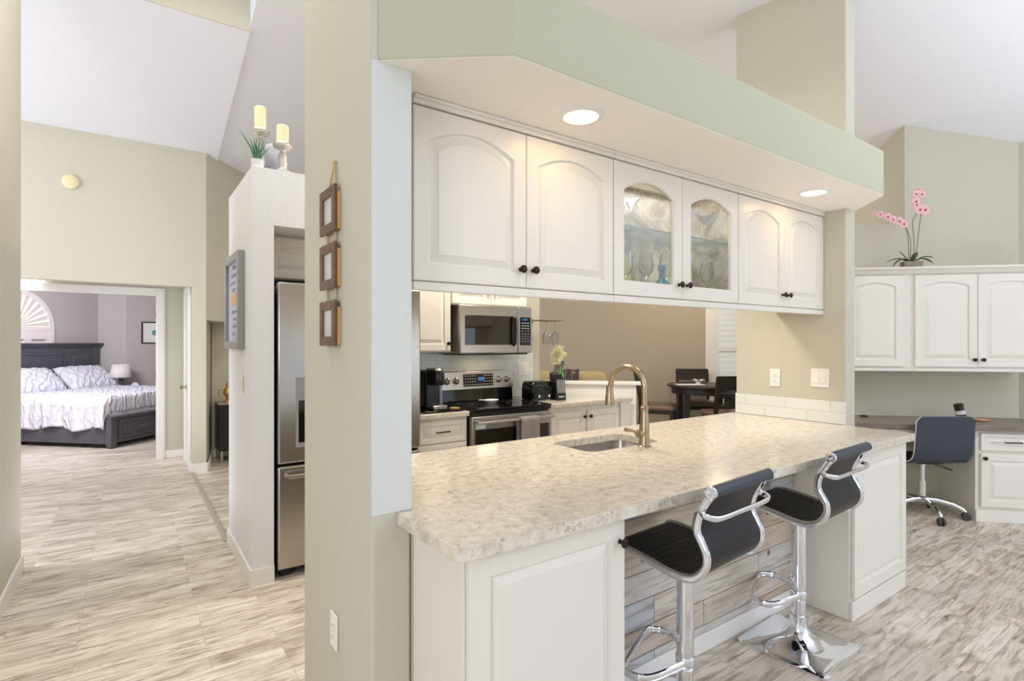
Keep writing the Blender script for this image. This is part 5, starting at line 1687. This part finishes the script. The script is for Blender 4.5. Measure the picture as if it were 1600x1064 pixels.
# ------------------------------------------------------------------ bedroom
BM = math.radians(135)
B0 = (-0.20, 9.16)
t = thing('bed', 'dark charcoal panelled wooden bed with storage drawer seen through the bedroom door', 'bed', (B0[0], B0[1], 0), BM)
BL, BW = 2.18, 1.85
MB().box(-0.005, 0.05, -BW + 0.05, -0.05, 0.07, 0.41).build('footboard', M['bed_wood'], t, bevel=0.006)
MB().box(-0.025, 0.07, -BW - 0.005, 0.005, 0.41, 0.44).build('footboard_rail', M['bed_wood'], t, bevel=0.008)
for y in (-0.045, -BW + 0.045):
    MB().box(-0.02, 0.07, y - 0.045, y + 0.045, 0.03, 0.41).lathe([(0.03, 0), (0.05, 0.012), (0.05, 0.03)], (0.025, y, 0), seg=20).build('foot_post', M['bed_wood'], t, bevel=0.004)
for k in range(2):
    yy = -0.13 - k * (BW - 0.26) / 2
    ln = (BW - 0.26) / 2 - 0.04
    d = panel_door(ln, 0.24, 0, 0.02, 0.03).xf(T(-0.026, yy, 0.13) @ RZ(-PI / 2)).build('drawer', M['bed_wood'], t, smooth=25)
    pull_mb(0, 0.11, 0, 0).xf(T(-0.026, yy - ln / 2 + 0.055, 0.26) @ RZ(-PI / 2)).build('pull', M['nickel'], d)
MB().box(-0.015, 0.06, -BW + 0.09, -0.09, 0.07, 0.11).build('plinth', M['bed_wood'], t, bevel=0.004)
for y in (-0.03, -BW + 0.03):
    MB().box(0.07, BL - 0.05, y - 0.02, y + 0.02, 0.06, 0.34).box(0.07, BL - 0.05, y - 0.03, y + 0.03, 0.06, 0.11).build('side_rail', M['bed_wood'], t, bevel=0.004)
hb = MB().box(BL, BL + 0.06, -BW - 0.0, 0.0, 0.05, 1.37).build('headboard', M['bed_wood'], t, bevel=0.004)
MB().box(BL - 0.05, BL + 0.09, -BW - 0.07, 0.07, 1.405, 1.44).box(BL - 0.03, BL + 0.08, -BW - 0.04, 0.04, 1.37, 1.405).build('cornice', M['bed_wood'], hb, bevel=0.01)
for y0_, y1_ in ((-0.52, -0.10), (-1.27, -0.58), (-BW + 0.10, -1.33)):
    panel_door(y1_ - y0_, 0.60, 0, 0.02, 0.03).xf(T(BL - 0.012, y1_, 0.68) @ RZ(-PI / 2)).build('headboard_panel', M['bed_wood'], hb, smooth=25)
for y in (-0.045, -BW + 0.045):
    MB().box(BL - 0.02, BL + 0.07, y - 0.045, y + 0.045, 0, 1.37).build('head_post', M['bed_wood'], t, bevel=0.004)

MBed = WM[t.name]
o = MB().box(0.08, BL - 0.03, -BW + 0.06, -0.06, 0.35, 0.62).xf(MBed).build('mattress', M['bedding'], bevel=0.04, seg=3)
tag(o, 'white mattress on the dark bed, under the duvet', 'mattress')


def duvet_f(u, v):
    # u: along length 0 foot .. 1 head ; v across 0 near side .. 1 far side (unrolled)
    x = 0.088 + max(0, u - 0.06) * 1.85
    hang_n, top, hang_f = 0.44, BW - 0.10, 0.35
    s = v * (hang_n + top + hang_f)
    puff = 0.012 * math.sin(x * 21 + s * 9) * math.sin(s * 17 - x * 5)
    zt = 0.70
    if u < 0.06:
        zt -= 0.225 * (1 - u / 0.06)
    if s < hang_n:
        d = hang_n - s
        w = 0.03 * math.sin(x * 15) * (d / hang_n) + 0.012 * math.sin(x * 37 + 1)
        return (x, -0.06 + 0.075 * min(1, d / 0.1) + w, max(0.25, zt - d) + 0.03 * math.sin(x * 9) * (d / hang_n) - 0.0)
    if s < hang_n + top:
        q = s - hang_n
        e = min(q, top - q)
        return (x, -0.05 - q, zt + puff - 0.03 * max(0, 1 - e / 0.08) ** 2)
    d = s - hang_n - top
    w = 0.03 * math.sin(x * 13) * (d / hang_f)
    return (x, -BW + 0.05 - 0.05 * min(1, d / 0.1) - w, zt - d)


o = MB().grid(duvet_f, 90, 90).xf(MBed).build('duvet', M['quilt'], solid=0.02, smooth=80)
tag(o, 'white pintuck duvet hanging over the side of the bed', 'duvet')
first = None
for k, (y, lb) in enumerate(((-0.47, 'white pintuck pillow on the near side of the bed'), (-1.38, 'white pintuck pillow on the far side of the bed'))):
    m = MB()
    nu = 28

    def pf(u, v, sgn):
        a, b = u * 2 - 1, v * 2 - 1
        th = 0.11 * max(0, (1 - a ** 4)) ** 0.5 * max(0, (1 - b ** 4)) ** 0.5
        wr = 0.008 * math.sin(a * 16 + b * 5) * math.sin(b * 13)
        return (sgn * (th + wr * (th > 0.02)), a * 0.42, b * 0.26)
    m.grid(lambda u, v: pf(u, v, 1), nu, nu).grid(lambda u, v: pf(u, v, -1), nu, nu)
    bmesh.ops.remove_doubles(m.bm, verts=m.bm.verts, dist=0.0008)
    m.xf(MBed @ T(1.88, y, 0.86) @ Matrix.Rotation(math.radians(50), 4, 'Y'))
    o = m.build('pillow', M['quilt'], smooth=80)
    tag(o, lb, 'pillow', 'pillows on the bed')

# nightstand, lamp, clock
t = thing('nightstand', 'dark nightstand in the bedroom corner under the lamp', 'nightstand', (0.12, 11.66, 0), math.radians(12))
MB().box(-0.25, 0.25, -0.2, 0.2, 0.06, 0.60).build('body', M['bed_wood'], t, bevel=0.004)
MB().box(-0.27, 0.27, -0.22, 0.22, 0.60, 0.63).build('top', M['bed_wood'], t, bevel=0.005)
for k in range(2):
    d = panel_door(0.46, 0.22, 0, 0.02, 0.03).xf(T(-0.23, -0.221, 0.10 + k * 0.25)).build('drawer', M['bed_wood'], t, smooth=25)
    knob_mb(0, -0.221, 0.21 + k * 0.25).build('knob', M['nickel'], d)
for x in (-0.22, 0.22):
    for y in (-0.17, 0.17):
        MB().box(x - 0.02, x + 0.02, y - 0.02, y + 0.02, 0, 0.06).build('leg', M['bed_wood'], t)
t = thing('table_lamp', 'table lamp with white shade and dark turned base in the bedroom', 'lamp', (-0.10, 11.60, 0.6305))
MB().lathe([(0, 0), (0.06, 0), (0.06, 0.015), (0.035, 0.03), (0.045, 0.07), (0.03, 0.10), (0.05, 0.13), (0.03, 0.16), (0.045, 0.19), (0.015, 0.215), (0.01, 0.235), (0, 0.235)], seg=24).build('lamp_base', M['bed_wood'], t)
MB().lathe([(0.165, 0.215), (0.125, 0.44)], seg=40, cap0=False, cap1=False).build('lamp_shade', M['lampshade'], t, solid=0.004)
MB().tube([(0, 0, 0.235), (0, 0, 0.42)], 0.006, 8).build('stem', M['nickel'], t)
o = MB().lathe([(0.0, -0.02), (0.055, -0.02), (0.06, -0.012), (0.06, 0.012), (0.05, 0.02), (0, 0.02)], axis='Y', seg=28).xf(T(0.10, 11.55, 0.691)).build('alarm_clock', M['white_ceramic'])
tag(o, 'round white clock on the nightstand beside the lamp', 'clock')

# turtle picture on the bedroom back wall
wa = math.atan2(12.7 - 11.98, 3.026)
PM = T(-0.026, 11.98, 0) @ RZ(wa)
t = thing('turtle_picture', 'black framed sea turtle print on the bedroom back wall', 'picture', PM @ Vector((0.46, -0.001, 1.43)), wa)
fm = MB()
w_, h_, b = 0.46, 0.40, 0.02
fm.box(-w_ / 2, -w_ / 2 + b, -0.025, 0, 0, h_).box(w_ / 2 - b, w_ / 2, -0.025, 0, 0, h_).box(-w_ / 2 + b, w_ / 2 - b, -0.025, 0, 0, b).box(-w_ / 2 + b, w_ / 2 - b, -0.025, 0, h_ - b, h_)
fm.build('frame', M['espresso'], t)
pr_ = MB().box(-w_ / 2 + b, w_ / 2 - b, -0.012, -0.002, b, h_ - b).build('print', M['white_plastic'], t)
m = MB().ball((0.0, -0.0125, 0.20), 0.06, (1.1, 0.06, 0.85), 18)
m.ball((0.085, -0.0125, 0.235), 0.022, (1.2, 0.1, 0.9), 12)
for a, L in ((0.6, 0.10), (2.6, 0.07), (3.6, 0.07), (5.4, 0.11)):
    m.tube([(0.03 * math.cos(a), -0.0125, 0.20 + 0.03 * math.sin(a)), (L * math.cos(a), -0.0125, 0.20 + L * math.sin(a) * 0.9)], 0.02, 8, flat=(0.08, 1), up=(0, 1, 0), rr=[0.022, 0.008])
m.build('turtle', M['teal'], pr_)

# arched bedroom window on the diagonal wall
wa = math.atan2(W1b[1] - W1a[1], W1b[0] - W1a[0])
cxw, cyw = -1.76 + 0.7071 * 0.50, 10.78 + 0.7071 * 0.50
wt = thing('window_2', 'arched bedroom window with sunburst shutter above the headboard', 'window', (cxw, cyw, 1.70), wa)
wt['kind'] = 'structure'
arc = []
RA = 0.50
m = MB()
o_, i_ = [], []
for k in range(33):
    a = PI * k / 32
    o_.append((RA + 0.07, a))
    i_.append((RA, a))
m.loft([[(r * math.cos(a), y, r * math.sin(a)) for r, a, y in ((RA, PI * k / 32, 0.0), (RA + 0.075, PI * k / 32, 0.0), (RA + 0.075, PI * k / 32, -0.035), (RA, PI * k / 32, -0.035))] for k in range(33)])
m.box(-RA - 0.075, RA + 0.075, -0.035, 0, -0.07, 0.0)
m.box(-RA - 0.075, -RA, -0.035, 0, -1.0, -0.07).box(RA, RA + 0.075, -0.035, 0, -1.0, -0.07)
m.build('window_frame', M['lampshade'], wt, bevel=0.004)
m = MB()
for k in range(14):
    a0, a1 = PI * k / 14 + 0.02, PI * (k + 1) / 14 - 0.05
    m.loft([[(0.15 * math.cos(a0), -0.012, 0.15 * math.sin(a0)), (0.15 * math.cos(a1), -0.03, 0.15 * math.sin(a1)), (0.15 * math.cos(a1), -0.024, 0.15 * math.sin(a1)), (0.15 * math.cos(a0), -0.006, 0.15 * math.sin(a0))],
            [(RA * math.cos(a0), -0.012, RA * math.sin(a0)), (RA * math.cos(a1), -0.03, RA * math.sin(a1)), (RA * math.cos(a1), -0.024, RA * math.sin(a1)), (RA * math.cos(a0), -0.006, RA * math.sin(a0))]])
m.build('fan_louvers', M['lampshade'], wt)
m = MB()
m.loft([[(r * math.cos(PI * k / 16), y, r * math.sin(PI * k / 16)) for r, y in ((0.001, -0.005), (0.15, -0.005), (0.15, -0.032), (0.001, -0.032))] for k in range(17)])
m.build('hub', M['lampshade'], wt)
MB().prism([(RA * math.cos(PI * k / 32), RA * math.sin(PI * k / 32)) for k in range(33)], 0, 0.003).xf(Matrix.Rotation(PI / 2, 4, 'X')).build('pane', M['daylight_warm'], wt)
m = MB()
for k in range(3):
    x0 = -RA + k * 2 * RA / 3
    m.box(x0, x0 + 0.05, -0.03, -0.002, -1.0, -0.07).box(x0 + 2 * RA / 3 - 0.05, x0 + 2 * RA / 3, -0.03, -0.002, -1.0, -0.07).box(x0 + 0.05, x0 + 2 * RA / 3 - 0.05, -0.03, -0.002, -0.2, -0.07).box(x0 + 0.05, x0 + 2 * RA / 3 - 0.05, -0.03, -0.002, -1.0, -0.9)
    for j in range(9):
        z = -0.86 + j * 0.075
        m.loft([[(x, -0.016 + y * 0.6 - zz * 0.8, z + y * 0.8 + zz * 0.6) for y, zz in ((-0.035, 0), (0, -0.005), (0.035, 0), (0, 0.005))] for x in (x0 + 0.05, x0 + 2 * RA / 3 - 0.05)])
m.build('shutter_panel', M['lampshade'], wt)
